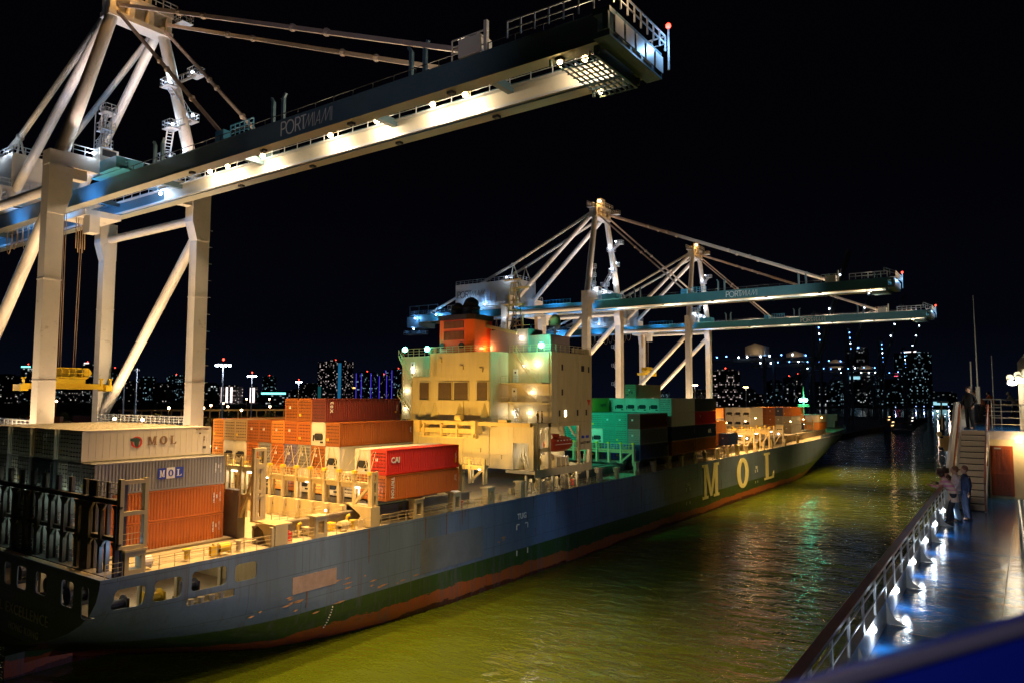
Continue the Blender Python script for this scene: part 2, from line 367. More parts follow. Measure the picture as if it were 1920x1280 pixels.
    mx4 = node(nt, 'ShaderNodeMix', data_type='RGBA'); ms_ = node(nt, 'ShaderNodeMath', operation='MULTIPLY'); ms_.inputs[1].default_value = 0.6; L.new(bk.outputs['Fac'], ms_.inputs[0]); L.new(ms_.outputs[0], mx4.inputs['Factor']); L.new(mx3.outputs['Result'], mx4.inputs['A']); mx4.inputs['B'].default_value = (0.04, 0.045, 0.05, 1)
    L.new(mx4.outputs['Result'], b.inputs['Base Color'])
    bp = node(nt, 'ShaderNodeBump'); bp.inputs['Strength'].default_value = 0.35; bp.inputs['Distance'].default_value = 0.12
    L.new(n2.outputs['Fac'], bp.inputs['Height']); L.new(bp.outputs[0], b.inputs['Normal'])
    return mt
me2.materials.clear(); me2.materials.append(hull_mat()); me2.name = 'hull'
me2.shade_smooth(); me2.set_sharp_from_angle(angle=math.radians(35))
hull = link('hull', me2, ship)

# hull lettering: slab-serif M O L
def poly_letter(kind, w_, h_):
    s = 0.17*w_ if kind != 'O' else 0; mb = MB(); t = 0.06
    def bx(x0, x1, z0, z1): mb.box(x0*w_, x1*w_, -t, 0, z0*h_, z1*h_)
    if kind == 'M':
        bx(0, .34, 0, .08); bx(.66, 1, 0, .08); bx(.1, .24, .08, .92); bx(.74, .92, .08, .92); bx(0, .24, .92, 1); bx(.74, 1, .92, 1)
        for sgn, x0 in ((1, .12), (-1, .88)):
            P_ = [(x0, 1), (x0+sgn*.2, 1), (.5+.05*sgn, .05), (.5-.06*sgn, .05)]
            P_ = [(a*w_, b*h_) for a, b in P_]; mb.prism(P_ if sgn > 0 else P_[::-1], 'y', -t-0.01*(2+sgn), 0)
    if kind == 'L':
        bx(0, .55, .92, 1); bx(.14, .4, .08, .92); bx(0, .9, 0, .08); mb.prism([(.72*w_, .08*h_), (.9*w_, .08*h_), (.95*w_, .26*h_), (.86*w_, .26*h_)], 'y', -t, 0)
    if kind == 'O':
        n = 40; vs = []
        for k in range(n):
            a = 6.28318*k/n; c, s_ = math.cos(a), math.sin(a)
            for rx, rz in ((.5, .5), (.2, .36)):
                for y in (-t, 0): vs.append((w_*(.5+rx*c), y, h_*(.5+rz*s_)))
        fs = []
        for k in range(n):
            a = 4*k; b = 4*((k+1) % n); fs += [(a, b, b+2, a+2), (a+1, a+3, b+3, b+1), (a, a+1, b+1, b), (a+2, b+2, b+3, a+3)]
        mb.add(vs, fs)
    return mb
for k, x0, w_, z0, z1 in (('M', 149.2, 10.2, 2.9, 10.1), ('O', 171.5, 8.6, 2.8, 9.9), ('L', 193.0, 9.5, 3.0, 9.9)):
    poly_letter(k, w_, z1-z0).build('lettering', yellowmark, hull, loc=(x0, Y0-0.03, z0))
lettering('TUG', 1.05, (82.6, Y0-0.05, 8.3), '-y', marking, hull, bold=0.02)
tm = MB()
for x, sx_ in ((81.4, 1), (84.0, -1)):
    tm.box(x-0.08, x+0.08, Y0-0.06, Y0, 6.6, 7.2); tm.box(min(x, x+.6*sx_), max(x, x+.6*sx_), Y0-0.06, Y0, 7.2, 7.35)
    tm.box(x-0.07, x+0.07, Y0-0.06, Y0, 3.2, 3.9)
for x in (141.5, 186.5):
    for dx in (-.9, .9): tm.box(x+dx-.12, x+dx+.12, Y0-.06, Y0, 5.6, 6.3); tm.box(x+dx-.1, x+dx+.1, Y0-.06, Y0, 2.9, 3.5)
tm.build('hull_marking', marking, hull)
for x in (141.5, 186.5): lettering('TUG', 0.9, (x, Y0-.05, 6.8), '-y', marking, hull, bold=.02)
dm = MB()
for k in range(9):
    z = 3.7-0.25*k; y = YC-halfb(49.8, z)
    dm.box(49.8-k*.05-.05, 49.8-k*.05+.07, y-.06, y+.05, z, z+.09)
dm.build('draught_marking', marking, hull)
pm = MB(); pm.box(44.9, 50.2, Y0-0.03, Y0+.02, 5.95, 7.5)
pm.build('faded_paint_patch', paint('faded_patch', (0.34, 0.25, 0.2), 0.6, vary=0.25, scale=1.2), hull)
pm = MB(); pm.box(62.5, 74.0, Y0-0.02, Y0+.02, 4.4, 8.2)
pm.build('repaint_patch', paint('repaint', (0.13, 0.15, 0.16), 0.5, vary=0.2, scale=0.4), hull)
st_ = MB(); rn = random.Random(5)
for k in range(46):
    x = 44+rn.random()**1.3*190; wd = rn.uniform(.04, .16); z1 = DECK-.05 if rn.random() > .4 else rn.uniform(6, 9.5); z0 = z1-rn.uniform(.8, 4.0)
    st_.add([(x-wd, Y0-.012, z1), (x+wd, Y0-.012, z1), (x+wd*.3, Y0-.012, z0), (x-wd*.3, Y0-.012, z0)], [(0,1,2,3)])
st_.build('rust_stain', paint('rust_streak', (.13,.085,.06), .7, vary=.3, scale=3), hull)
st_ = MB()
for k in range(30):
    x = 40+rn.random()*40; z = rn.uniform(3.6, 6.2); wd = rn.uniform(.15, .9); st_.add([(x-wd, Y0-.014, z), (x, Y0-.014, z-.07), (x+wd, Y0-.014, z+.05), (x, Y0-.014, z+.10)], [(0,1,2,3)])
st_.build('scuff_stain', paint('scuff_orange', (.42,.24,.10), .7, vary=.3, scale=3), hull)
lettering('MOL EXCELLENCE', 1.25, (27.42, 70.6, 6.25), '-x', marking, hull, spacing=1.15)
lettering('HONG KONG', 0.85, (27.36, 69.2, 4.9), '-x', marking, hull, spacing=1.1)

# decks
d = MB()
top = [(x, YC-halfb(x, DECK)+0.1) for x in xsn[:-1]]
for (x0, y0), (x1, y1) in zip(top[:-1], top[1:]):
    za, zb_ = DECK-.12+sheer(x0), DECK-.12+sheer(x1)
    d.add([(x0,y0,za),(x1,y1,zb_),(x1,2*YC-y1,zb_),(x0,2*YC-y0,za)], [(0,1,2,3)])
d.build('main_deck', deckred, ship)
d = MB(); d.box(29.0, 42.8, 60.4, 85.5, 6.7, 6.9); d.box(33.0, 42.8, 58.6, 60.4, 6.7, 6.9); d.box(36.5, 42.8, 57.4, 58.6, 6.7, 6.9); d.build('mooring_deck', deckred, ship)
d = MB(); d.box(42.5, 42.8, 57.0, 88.8, 6.9, 10.5)
for y in (62, 67.5, 73, 79, 85): d.box(30, 30.4, y-.25, y+.25, 6.9, 10.5)
for x in (31.3, 34.4, 38.4): d.box(x-.1, x+.1, 58.2, 58.6, 6.9, 10.5)
d.build('mooring_bulkhead', shipcream, ship)
for x, y in ((33, 59.6), (36.6, 60.5), (30.2, 60), (30, 66), (30.5, 71), (31, 78)):     # winches, fairleads
    d = MB(); d.box(x-1.0, x+1.0, y-.5, y+.5, 6.9, 7.2)
    d.tube((x-.7, y, 7.8), (x+.7, y, 7.8), .42, n=12); d.tube((x-.75, y, 7.8), (x-.65, y, 7.8), .7, n=14); d.tube((x+.65, y, 7.8), (x+.75, y, 7.8), .7, n=14); d.box(x+.75, x+1.0, y-.35, y+.35, 7.2, 8.2)
    d.build('mooring_winch', dark if x != 33 else yellow, ship)
for x in (35.2, 36.1, 37.1, 38.0):
    d = MB(); d.tube((x, 57.5, 6.9), (x, 57.5, 7.5), .22, n=10); d.tube((x, 57.5, 7.5), (x, 57.5, 7.6), .3, n=10)
    d.build('bollard', shipcream, ship)
for pos, p in (((33, 62, 9.8), 130), ((37, 62, 9.8), 110), ((30, 60.4, 9.5), 50), ((31, 70, 9.8), 60), ((31, 78, 9.8), 50), ((40, 60, 9.8), 5)):
    lamp(ship, pos, WHITE, p, radius=.2)

# hatch coaming, covers, side pedestals and railings
coam = paint('coaming_paint', (0.20, 0.17, 0.12), 0.6, vary=0.2, scale=.6, rust=.2)
d = MB(); d.box(43, 75.5, 60.2, 60.5, 7.2, 12.0); d.box(43, 75.5, 85.4, 85.7, DECK-.1, 12.0)
d.box(104, 285, 61.4, 61.7, DECK-.1, 12.6); d.box(30.5, 43, 63.5, 88.6, DECK-.1, 10.78); d.box(43, 75.5, 59.9, 60.6, 12.0, 12.15)
d.build('hatch_coaming', coam, ship)
for x0, x1, z in ((57.2, 69.0, 12.9), (104.4, 117.2, 12.4), (119.7, 132.2, 13.0), (133.8, 146.0, 13.0), (146.4, 158.4, 13.0), (160.4, 172.6, 13.0), (174.4, 186.6, 12.6), (188.5, 200.6, 12.6), (202, 213.5, 12.9), (214.8, 227.2, 12.9), (228.6, 238.8, 12.9), (240, 252.2, 12.9), (262, 274.3, 12.9), (286, 298.4, 12.4)):
    d = MB(); n_ = 4; y0, y1 = (60.2, 85.8) if x0 < 260 else (64.4, 81.4)
    for k in range(n_):
        a = y0+(y1-y0)*k/n_; b_ = y0+(y1-y0)*(k+1)/n_-.15
        d.box(x0, x1, a, b_, z-.55, z); 
    for k in range(9):
        xx = x0+(x1-x0)*k/8; d.box(xx-.05, xx+.05, y0-.06, y0, z-.55, z)
    d.build('hatch_cover', coam, ship)
# open hatch with numbered stiffened panels under the lashing bridge before the middle bay
d = MB(); d.box(43.2, 55.0, 60.6, 85.4, 7.0, 7.2); d.build('hatch_tanktop', coam, ship)
d = MB(); d.box(54.6, 54.8, 60.6, 85.6, 7.2, 12.75); d.box(54.2, 54.6, 60.6, 85.6, 10.2, 10.4)
for k in range(11):
    y = 61 + k*2.45; d.prism([(y-.12, 10.75), (y+.12, 10.75), (y+.3, 12.7), (y-.3, 12.7)], 'x', 54.2, 54.6)
nb = d.build('hatch_end_bulkhead', shipcream, ship)
for k, t in enumerate(('00', '01', '03', '05', '07')): lettering(t, .42, (54.56, 73.1-2.45*k+.0, 11.9), '-x', darkmark, nb)
ped = []
def pedestal(x0, x1, ztop, mat=shipcream, flare=.1):
    d = MB(); t = .16; y0, y1 = 56.95, (57.9 if x0 < 100 else 57.45)
    d.box(x0, x0+.32, y0, y1, DECK, ztop-t); d.box(x1-.32, x1, y0, y1, DECK, ztop-t)      # two legs with an open slot between
    d.box(x0+.32, x1-.32, y0, y1, DECK, DECK+.35); d.box(x0+.32, x1-.32, y0, y1, ztop-.55, ztop-t)
    d.box(x0-flare, x1+flare, y0-.12, y1+.3, ztop-t, ztop)
    d.prism([(x0-flare, ztop-t-.01), (x0-.01, ztop-t-.6), (x0-.01, ztop-t-.01)], 'y', y0+.5, y0+.7)
    d.prism([(x1+.01, ztop-t-.01), (x1+.01, ztop-t-.6), (x1+flare, ztop-t-.01)], 'y', y0+.5, y0+.7)
    return d.build('container_pedestal', mat, ship)
px_ = [(29.3,30.9,12.6),(47.6,49.0,12.8),(61.6,63.0,12.9),(68.4,69.8,12.9),(75.2,76.6,12.8),(82.6,83.6,12.9)]
for i_, x in enumerate((104.6, 111.0, 118.2, 125.6, 132.4, 139, 145.6, 152, 159.4, 166, 173.2, 180, 187.3, 194, 201, 214, 228)): px_.append((x, x+(1.2 if i_ % 2 == 0 else .8), 13.0 if i_ % 2 == 0 else 12.6))
for a in px_: pedestal(*a)
allx = [27.9] + sorted(a[0] for a in px_) + [238, 248, 258]
for a, b_ in zip(allx[:-1], allx[1:]):
    if 83 < a < 104: continue
    d = MB(); ya, yb = YC-halfb(a+1.4, DECK)+.25, YC-halfb(b_, DECK)+.25
    d.rail((a+(1.5 if a > 28 else 0), ya, DECK), (b_-.1, yb, DECK), 1.05, 1.3, 3, .026); d.build('deck_railing', shipcream, ship)
for a in (258, 266, 274, 282, 290, 298, 306, 314, 322):
    d = MB(); ya, yb = YC-halfb(a, DECK)+.3, YC-halfb(a+8, DECK)+.3
    d.bar((a, ya, DECK+sheer(a)+.5), (a+8, yb, DECK+sheer(a+8)+.5), .1, 1.0); d.build('bow_bulwark', hull.data.materials[0], ship)
# odds and ends along the side deck
for k, (x, y, mt) in enumerate(((31.5, 58.2, white), (35.2, 58.4, yellow), (37.4, 58.0, yellow), (38.4, 58.0, yellow), (40, 58.2, shipcream), (45.2, 58.0, redmark), (52.2, 58.2, shipcream), (53.4, 58.1, yellow), (54.3, 58.0, shipcream), (57, 58.6, shipcream), (71, 58, redmark), (79, 58, shipcream), (91, 59, redmark), (99, 58.5, redmark), (107, 58.6, dark), (121, 58.4, dark), (136, 58.6, dark), (150, 58.3, shipcream), (163, 58.6, dark), (177, 58.2, shipcream), (191, 58.5, yellow))):
    d = MB()
    if k % 3 == 0: d.tube((x-.5, y, DECK+.55), (x+.5, y, DECK+.55), .42, n=12); d.box(x-.5, x-.4, y-.3, y+.3, DECK, DECK+.5); d.box(x+.4, x+.5, y-.3, y+.3, DECK, DECK+.5)
    elif k % 3 == 1: d.tube((x, y, DECK), (x, y, DECK+.75), .22, n=10); d.tube((x, y, DECK+.75), (x, y, DECK+.9), .36, n=12)
    else: d.box(x-.3, x+.3, y-.2, y+.2, DECK, DECK+.8); d.tube((x, y, DECK+.8), (x, y, DECK+1.0), .1)
    d.build(('mooring_reel', 'vent_head', 'valve_box')[k % 3], mt, ship)

# lashing bridges --------------------------------------------------------
ACT = shipcream
def lashing_bridge(x, y_list, z0, z1, z2, caps=True, tubes=(), mat=None, railtop=True, brace=True, thick=.9):
    """posts from z0, lower platform z1, upper platform z2, standing across the ship at x"""
    mt = mat or ACT; ya, yb = min(y_list), max(y_list)
    f = MB()
    for zz in ([z1, z2] if z1 else [z2]):
        f.box(x-thick/2, x+thick/2, ya-.2, yb+.2, zz-.28, zz-.12)
    if z1: f.box(x-.2, x+.2, ya, yb, z1-.6, z1-.28)
    f.box(x-.2, x+.2, ya, yb, z2-.75, z2-.28)
    body = f.build('lashing_platform', mt, ship)
    for y in y_list:
        p = MB(); p.box(x-.42, x-.14, y-.17, y+.17, z0, z2+.75); p.box(x+.14, x+.40, y-.13, y+.13, z0, z2-.1)
        po = p.build('lashing_post', mt, ship)
        if caps:
            c = MB(); c.box(x-.52, x-.08, y-.24, y+.24, z2+.76, z2+1.1); c.build('post_cap', yellow, po)
    r_ = MB()
    if railtop:
        r_.rail((x-.5, ya, z2-.1), (x-.5, yb, z2-.1), .95, .6, 3, .022); r_.rail((x+.45, ya, z2-.1), (x+.45, yb, z2-.1), .95, 1.2, 2, .02)
    if z1: r_.rail((x-.5, ya, z1-.1), (x-.5, yb, z1-.1), .95, 1.2, 2, .02)
    r_.build('platform_railing', mt, ship)
    if brace:
        g = MB()
        for y in (ya,):
            g.bar((x-.3, y+2.45, z0+.1), (x-.3, y+.1, z2-.5), .28)
        g.build('diagonal_brace', mt, ship)
    # turnbuckles, lashing rods lying along the rail
    g = MB(); rnd = random.Random(int(x*10))
    for _ in range(int((yb-ya)*1.6)):
        y = rnd.uniform(ya, yb); g.bar((x-.35+rnd.uniform(-.1, .5), y, z2-.1), (x-.35+rnd.uniform(-.1, .5), y+rnd.uniform(-.5, .5), z2+rnd.uniform(.2, .8)), .07)
    g.build('lashing_gear', mt, ship)
    for y in tubes:
        t = MB(); t.box(x-.25, x-.1, y-.45, y+.45, z2-.72, z2-.64); to = t.build('fluorescent_lamp', G_tube, ship)
        lamp(to, (x+.55, y, z2-1.1), WHITE, 90, radius=.3)
rowsY = [57.5+2.43*k for k in range(13)]
# big bridge between the stern bay and the open hatch: tall dark sided posts
lashing_bridge(43.9, [60.9, 63.3, 65.8, 68.3, 73, 78, 83, 88], 12.6, 15.0, 17.7, caps=False, tubes=(62, 64.6), railtop=True)
d = MB(); d.box(43.4, 44.3, 63.5, 87, 9.5, 15.2); d.build('bridge_store_wall', paint('grey_brown', (.16, .14, .12), .6, rust=.1), ship)
d = MB(); d.box(43.2, 43.45, 60.75, 61.15, 12.6, 19.4); d.box(44.3, 44.6, 60.75, 61.15, 12.6, 19.4)
for z in (12.6, 15.1, 17.6, 19.1): d.box(43.45, 44.3, 60.75, 61.15, z, z+.3)
d.box(42.9, 44.9, 57.0, 59.0, 12.45, 12.6); d.box(43.2, 44.6, 59.0, 61.2, 12.45, 12.58); d.box(42.6, 42.9, 57.0, 57.4, 10.7, 12.4)
d.prism([(57.0, 10.7), (58.3, 10.7), (58.9, 11.9), (60.2, 12.45), (57.0, 12.45)], 'x', 43.0, 44.4)
d.build('end_tower', ACT, ship)
# bridge before the middle bay
lashing_bridge(55.5, rowsY[:12], 12.7, None, 15.3, tubes=(59.6, 67.6, 75))
d = MB(); d.box(55.1, 55.9, 57.1, 61, 12.75, 12.9); d.prism([(57.0, 10.7), (58.1, 10.7), (58.7, 11.9), (60.4, 12.75), (57.0, 12.75)], 'x', 54.9, 56.2); d.box(55.1, 55.4, 57.1, 57.35, 12.9, 16.4); d.box(55.7, 56, 57.1, 57.35, 12.9, 16.4)
for z in (13.9, 15.2, 16.1): d.box(55.4, 55.7, 57.1, 57.35, z, z+.25)
d.build('end_tower', ACT, ship)
# bridge behind the middle bay, at the foot of the deckhouse, and the ones forward of it
lashing_bridge(70.6, rowsY[:10], 12.7, None, 15.3, caps=False, tubes=(58.8, 63))
lashing_bridge(78.5, rowsY[1:8], 12.7, None, 15.3, caps=False, tubes=(60.5, 65), brace=True)
lashing_bridge(118.5, rowsY[:9], 12.7, None, 15.2, tubes=())
for x, n_ in ((132.9, 2), (159.2, 3), (173.6, 8), (187.6, 8), (200.9, 7), (214.2, 6), (258, 5), (280, 5)):
    ys = rowsY[:n_] if x < 250 else [63.5+2.4*k for k in range(n_)]
    if x > 275: ys = [64.5+2.4*k for k in range(n_)]
    lashing_bridge(x, ys, 10.8, None, 15.2, tubes=(ys[1]+1,) if x > 160 else (), brace=x > 170)
# floods added on the big bridge to turn the open hatch and next bay golden
for y in (62.1, 70.5, 79.5):
    t = MB(); t.box(44.45, 44.65, y-.2, y+.2, 19.0, 19.3); to = t.build('deck_floodlight', dark, ship); t = MB(); t.box(44.65, 44.68, y-.16, y+.16, 19.04, 19.26); t.build('flood_lens', G_warm, to)
    lamp(to, (45.0, y, 19.2), (1, .54, .13), 1700, 'SPOT', .2, aim=(57, y, 16.5), angle=125, blend=.6)
for y in (58.6, 63.6, 70):
    t = MB(); t.ball((50.2, y, 12.9), .1); to = t.build('deck_lamp', G_warm, ship, smooth=True) if y < 60 else None
    if to: lamp(to, (50.2, y, 13.2), (1,.6,.2), 160, radius=.1)
# coaming-top rails, lashing bins, rod racks and pipework around the open hatch
d = MB(); d.rail((45, 60.3, 12.15), (54.4, 60.3, 12.15), .9, .9, 3, .022); d.build('coaming_rail', shipcream, ship)
rn = random.Random(11)
for k in range(9):
    x = 45.2+k*1.05; d = MB()
    if k % 3 == 0: d.box(x-.3, x+.3, 58.9, 59.6, DECK, DECK+.7); d.box(x-.34, x+.34, 58.86, 59.64, DECK+.7, DECK+.76)
    elif k % 3 == 1:
        for q_ in range(5): d.bar((x-.5, 59.0+.12*q_, DECK+.15+.05*q_), (x+.9, 59.05+.12*q_, DECK+.2+.05*q_), .05)
        d.box(x-.5, x-.42, 58.9, 59.7, DECK, DECK+.5); d.box(x+.8, x+.88, 58.9, 59.7, DECK, DECK+.5)
    else: d.tube((x, 59.2, DECK), (x, 59.2, DECK+1.1), .14, n=8); d.tube((x, 59.2, DECK+1.1), (x+.25, 59.0, DECK+1.25), .16, n=8)
    d.build(('lashing_bin', 'rod_rack', 'gooseneck_vent')[k % 3], shipcream if k % 2 else yellow, ship)
for y in (59.55, 59.75):
    d = MB(); d.tube((31, y, DECK+.3), (83, y, DECK+.3), .07, n=6); d.build('deck_pipe', shipcream, ship)
# lashing rods crossed between posts
for k in range(8):
    y = rowsY[k]; d = MB(); d.bar((55.0, y+.2, 15.3), (56.9, y+1.0, 18.4), .035); d.bar((55.0, y+2.2, 15.3), (56.9, y+1.3, 18.4), .035); d.build('lashing_rod', ACT, ship)
# dark stern bridge
stern = paint('stern_bridge_paint', (.10, .09, .085), .6, vary=.2)
d = MB(); d.box(28.4, 29.6, 57.3, 88.6, 10.3, 10.65); d.box(28.9, 29.4, 57.3, 88.6, 13.2, 13.5); d.box(28.9, 29.4, 57.3, 88.6, 16.0, 16.35)
d.build('stern_lashing_platform', stern, ship)
for y in [57.5, 59.9, 62.3, 63.7, 66.2, 68.6, 71.1, 73.5, 76, 78.4, 80.9, 83.3, 88]:
    d = MB(); wd = .35 if y in (57.5, 59.9) else .55
    if y == 62.3: wd = 1.3
    d.box(28.7, 29.0, y-wd/2, y+wd/2, 10.65, 16.0); d.box(29.2, 29.5, y-wd/2, y+wd/2, 10.65, 17.6)
    d.prism([(y-wd/2-.5, 15.95), (y-wd/2, 15.4), (y-wd/2, 15.95)], 'x', 28.75, 28.95); d.prism([(y+wd/2, 15.4), (y+wd/2+.5, 15.95), (y+wd/2, 15.95)], 'x', 28.75, 28.95)
    d.prism([(y-wd/2-.5, 13.15), (y-wd/2, 12.6), (y-wd/2, 13.15)], 'x', 28.75, 28.95); d.prism([(y+wd/2, 12.6), (y+wd/2+.5, 13.15), (y+wd/2, 13.15)], 'x', 28.75, 28.95)
    d.build('stern_post', stern, ship)
d = MB(); d.rail((29.3, 57.5, 16.35), (29.3, 63, 16.35), 1.2, .5, 3, .03); d.rail((29.3, 63, 10.65), (29.3, 88, 10.65), 1.0, 1.0, 3, .025); d.rail((29.3, 63, 13.5), (29.3, 88, 13.5), 1.0, 1.0, 3, .025)
d.build('platform_railing', galv, ship)
for y, p in ((64.9, 70), (67.4, 90), (69.8, 90), (77.2, 90), (79.7, 70)):
    for z in (12.9, 15.6):
        t = MB(); t.box(29.55, 29.7, y-.35, y+.35, z, z+.07); to = t.build('fluorescent_lamp', G_tube, ship)
        lamp(to, (29.68, y, z-.3), (.45, 1, .85), p*.16, radius=.1)
lamp(ship, (29.6, 58.8, 12.4), (.3, .6, 1), 60, radius=.2)
# side posts of the stern bridge, seen lit from outboard
d = MB()
for x in (28.8, 30.7):
    d.box(x, x+.3, 57.0, 57.5, 12.7, 18.0)
for z in (15.2, 17.6): d.box(29.1, 30.7, 57.0, 57.4, z, z+.3)
d.prism(rrect(29.1, 30.7, 12.6, 12.9, .05), 'y', 57, 57.4); d.rail((29.1, 57.2, 12.9), (30.7, 57.2, 12.9), .9, .8, 2, .02)
d.build('stern_side_frame', ACT, ship)

# deckhouse ---------------------------------------------------------------
SW, SY = shipwhite, shipcream
house = MB()
house.box(90.5, 102.4, 57.0, 87.0, 20.6, 31.0)
house.box(87.0, 90.5, 58.2, 64.8, 20.3, 20.6)
acc = house.build('accommodation_block', SW, ship)
d = MB(); d.box(86.0, 90.5, 64.8, 76.7, 20.6, 31.05); d.box(86.0, 90.5, 76.7, 80.6, 20.6, 27.4); d.box(86.0, 90.5, 60.7, 80.6, 14.0, 20.3); cas = d.build('engine_casing', SW, ship)
d = MB(); d.box(86.02, 87, 57.2, 58.0, 14.0, 20.3); d.box(86.02, 87.0, 58.0, 60.7, 17.8, 20.3); d.box(87.0, 90.4, 62.0, 64.8, 14, 20.3); d.box(86.02, 102.4, 57.0, 62.0, 13.5, 13.9)
d.box(86.01, 102.35, 56.95, 57.0, 13.0, 14.1)
d.box(87.0, 89.9, 57.0, 57.3, 16.5, 17.1); d.box(89.6, 90.3, 57.0, 57.6, 14.1, 20.6); d.box(87.0, 102.4, 57.0, 62.0, 20.0, 20.58)
d.box(86.9, 87.4, 57.0, 57.3, 14.1, 20.0); d.box(98.6, 102.4, 57.0, 57.5, 16.2, 20.0); d.box(101.7, 102.4, 57.0, 57.5, 14.1, 16.2); d.box(98.4, 98.8, 57.0, 57.4, 14.1, 20.0); d.box(87, 102.4, 62.0, 62.3, 13.9, 20)
d.box(92.0, 102.4, 56.95, 57.0, 20.6, 31.0)
d.build('lower_side_house', SY, ship)
d = MB(); d.box(86.0, 90.4, 80.6, 87, 20.1, 20.4); d.box(86.1, 90.4, 76.8, 80.5, 27.4, 27.5)
d.rail((86.1, 76.8, 27.5), (86.1, 80.5, 27.5), 1, 1, 3, .025); d.rail((86.1, 80.7, 20.4), (86.1, 86.8, 20.4), 1, 1, 3, .025); d.rail((86.1, 58.3, 20.6), (86.1, 64.6, 20.6), 1, 1, 3, .025)
d.build('house_balcony', SY, ship)
louvre = paint('louvre_brown', (.16, .10, .06), .6, vary=.2, scale=3)
for y0, y1 in ((76.7, 78.7), (72.1, 74.8), (68.9, 71.6), (65.2, 67.2)):
    f = MB(); f.box(85.9, 85.99, y0, y1, 23.9, 26.5); fr = f.build('louvre_window', dark, cas)
    s_ = MB()
    for k in range(14): s_.box(85.82, 85.89, y0+.12, y1-.12, 24.0+k*.175, 24.0+k*.175+.11)
    s_.build('louvre_slats', louvre, fr)
for y0, y1 in ((76.7, 78.7), (72.1, 74.8), (68.9, 71.6), (65.2, 67.2)):
    d = MB(); d.box(85.78, 85.98, y0-.12, y0, 23.8, 26.6); d.box(85.78, 85.98, y1, y1+.12, 23.8, 26.6); d.box(85.78, 85.98, y0, y1, 26.5, 26.6); d.box(85.72, 85.98, y0-.12, y1+.12, 23.7, 23.8); d.build('window_frame', SW, cas)
for y in (78.2, 75.6, 70.6, 65.9):
    d = MB(); d.add([(86, y-.95, 21.2), (86, y+.95, 21.2), (85.0, y, 21.2), (86, y, 23.6)], [(0,2,3), (2,1,3), (0,1,2)]); d.build('bracket_cone', SW, cas)
# gallery, stair flights and doors at the near end of the aft face
g = MB()
for z in (26.4, 23.6):
    g.box(88.2, 90.5, 57.2, 64.7, z-.15, z); g.rail((88.3, 57.3, z), (88.3, 64.6, z), 1.0, .9, 3, .022)
g.build('aft_gallery', SW, ship)
for a, b_ in (((89.0, 62.6, 31.0), (89.0, 58.9, 26.4)), ((89.6, 62.0, 26.4), (89.6, 59.4, 23.6)), ((88.8, 63.2, 23.6), (88.8, 61.0, 20.6)), ((89.2, 62.5, 20.3), (88.2, 59.8, 14.0)), ((88.4, 85.5, 31), (88.4, 82.5, 26)), ((88.4, 85.6, 24.5), (88.4, 81.6, 20.4))):
    s_ = MB(); a, b_ = Vector(a), Vector(b_)
    for off in (-.35, .35): s_.bar(a+Vector((off,0,0)), b_+Vector((off,0,0)), .06, .22); s_.bar(a+Vector((off,0,1)), b_+Vector((off,0,1)), .05)
    n_ = 14
    for k in range(n_+1):
        p = a.lerp(b_, k/n_); s_.box(p.x-.34, p.x+.34, p.y-.12, p.y+.12, p.z-.02, p.z+.02)
        if k % 3 == 0:
            for off in (-.35, .35): s_.bar(p+Vector((off,0,0)), p+Vector((off,0,1)), .045)
    s_.build('stair_flight', SW, ship)
for y, z in ((63.4, 26.4), (63.6, 23.6), (63.2, 20.6), (84.5, 28)):
    d = MB(); d.box(90.4, 90.48, y-.45, y+.45, z+.1, z+2.1); dd = d.build('house_door', white, acc)
    d = MB(); d.tube((90.36, y, z+1.6), (90.4, y, z+1.6), .16, n=12); d.build('porthole', dark, dd)
for x, z, lit in ((93.4, 28.8, 0), (99.5, 28.8, 1), (101.4, 28.7, 0), (93.4, 25.1, 0), (92.6, 22.0, 0), (94.3, 21.95, 2), (97.9, 22.0, 0), (100.6, 22.0, 0)):
    d = MB(); hw = .45 if lit == 1 else .2; d.box(x-hw, x+hw, 56.9, 56.96, z-.5, z+.4); d.build('cabin_window', G_tube if lit == 2 else dark, acc)
tri = MB(); tri.prism([(100.9, 23.9), (101.4, 23.0), (101.9, 23.9)], 'y', 56.88, 56.95); tri.build('company_emblem', redmark, acc)
lettering('SAFETY FIRST', .5, (100.3, 56.93, 17.3), '-y', darkmark, acc); d = MB(); d.box(99.1, 99.9, 56.9, 56.96, 18.0, 18.4); d.box(100.5, 101.3, 56.9, 56.96, 18.0, 18.4); d.build('blue_plates', bluemark, acc)
# pipes, vents, ladder, seams on the aft faces
for x, y, z0, z1 in ((85.9, 64.95, 14, 31), (85.9, 76.55, 27.5, 31), (85.9, 80.4, 14, 27), (90.4, 86.6, 20.6, 31), (90.4, 57.4, 20.6, 31), (85.9, 69.9, 14, 23.6)):
    d = MB(); d.tube((x, y, z0), (x, y, z1), .07, n=6)
    for k in range(int((z1-z0)/2)): d.box(x-.1, x+.12, y-.1, y+.1, z0+2*k+.5, z0+2*k+.58)
    d.build('downpipe', SW, cas)
for z in (16.6, 22.9, 27.42, 29.2):
    d = MB(); d.box(85.975, 86.0, 64.8, 76.7 if z > 27.4 else 80.6, z, z+.06); d.build('plate_seam', SW, cas)
for y, z in ((70.2, 28.4), (74.5, 29.6), (66.5, 28.0), (78.8, 16.0), (73.2, 15.6), (66.8, 16.2), (63.0, 15.4)):
    d = MB(); d.box(85.75, 85.99, y-.35, y+.35, z, z+.55); d.box(85.7, 85.78, y-.4, y+.4, z+.5, z+.6); d.build('wall_vent', SW, cas)
d = MB()
for yo in (75.3, 75.75): d.bar((85.8, yo, 27.5), (85.8, yo, 31.9), .05)
for k in range(14): d.bar((85.8, 75.3, 27.6+.3*k), (85.8, 75.75, 27.6+.3*k), .04)
d.build('wall_ladder', SW, cas)
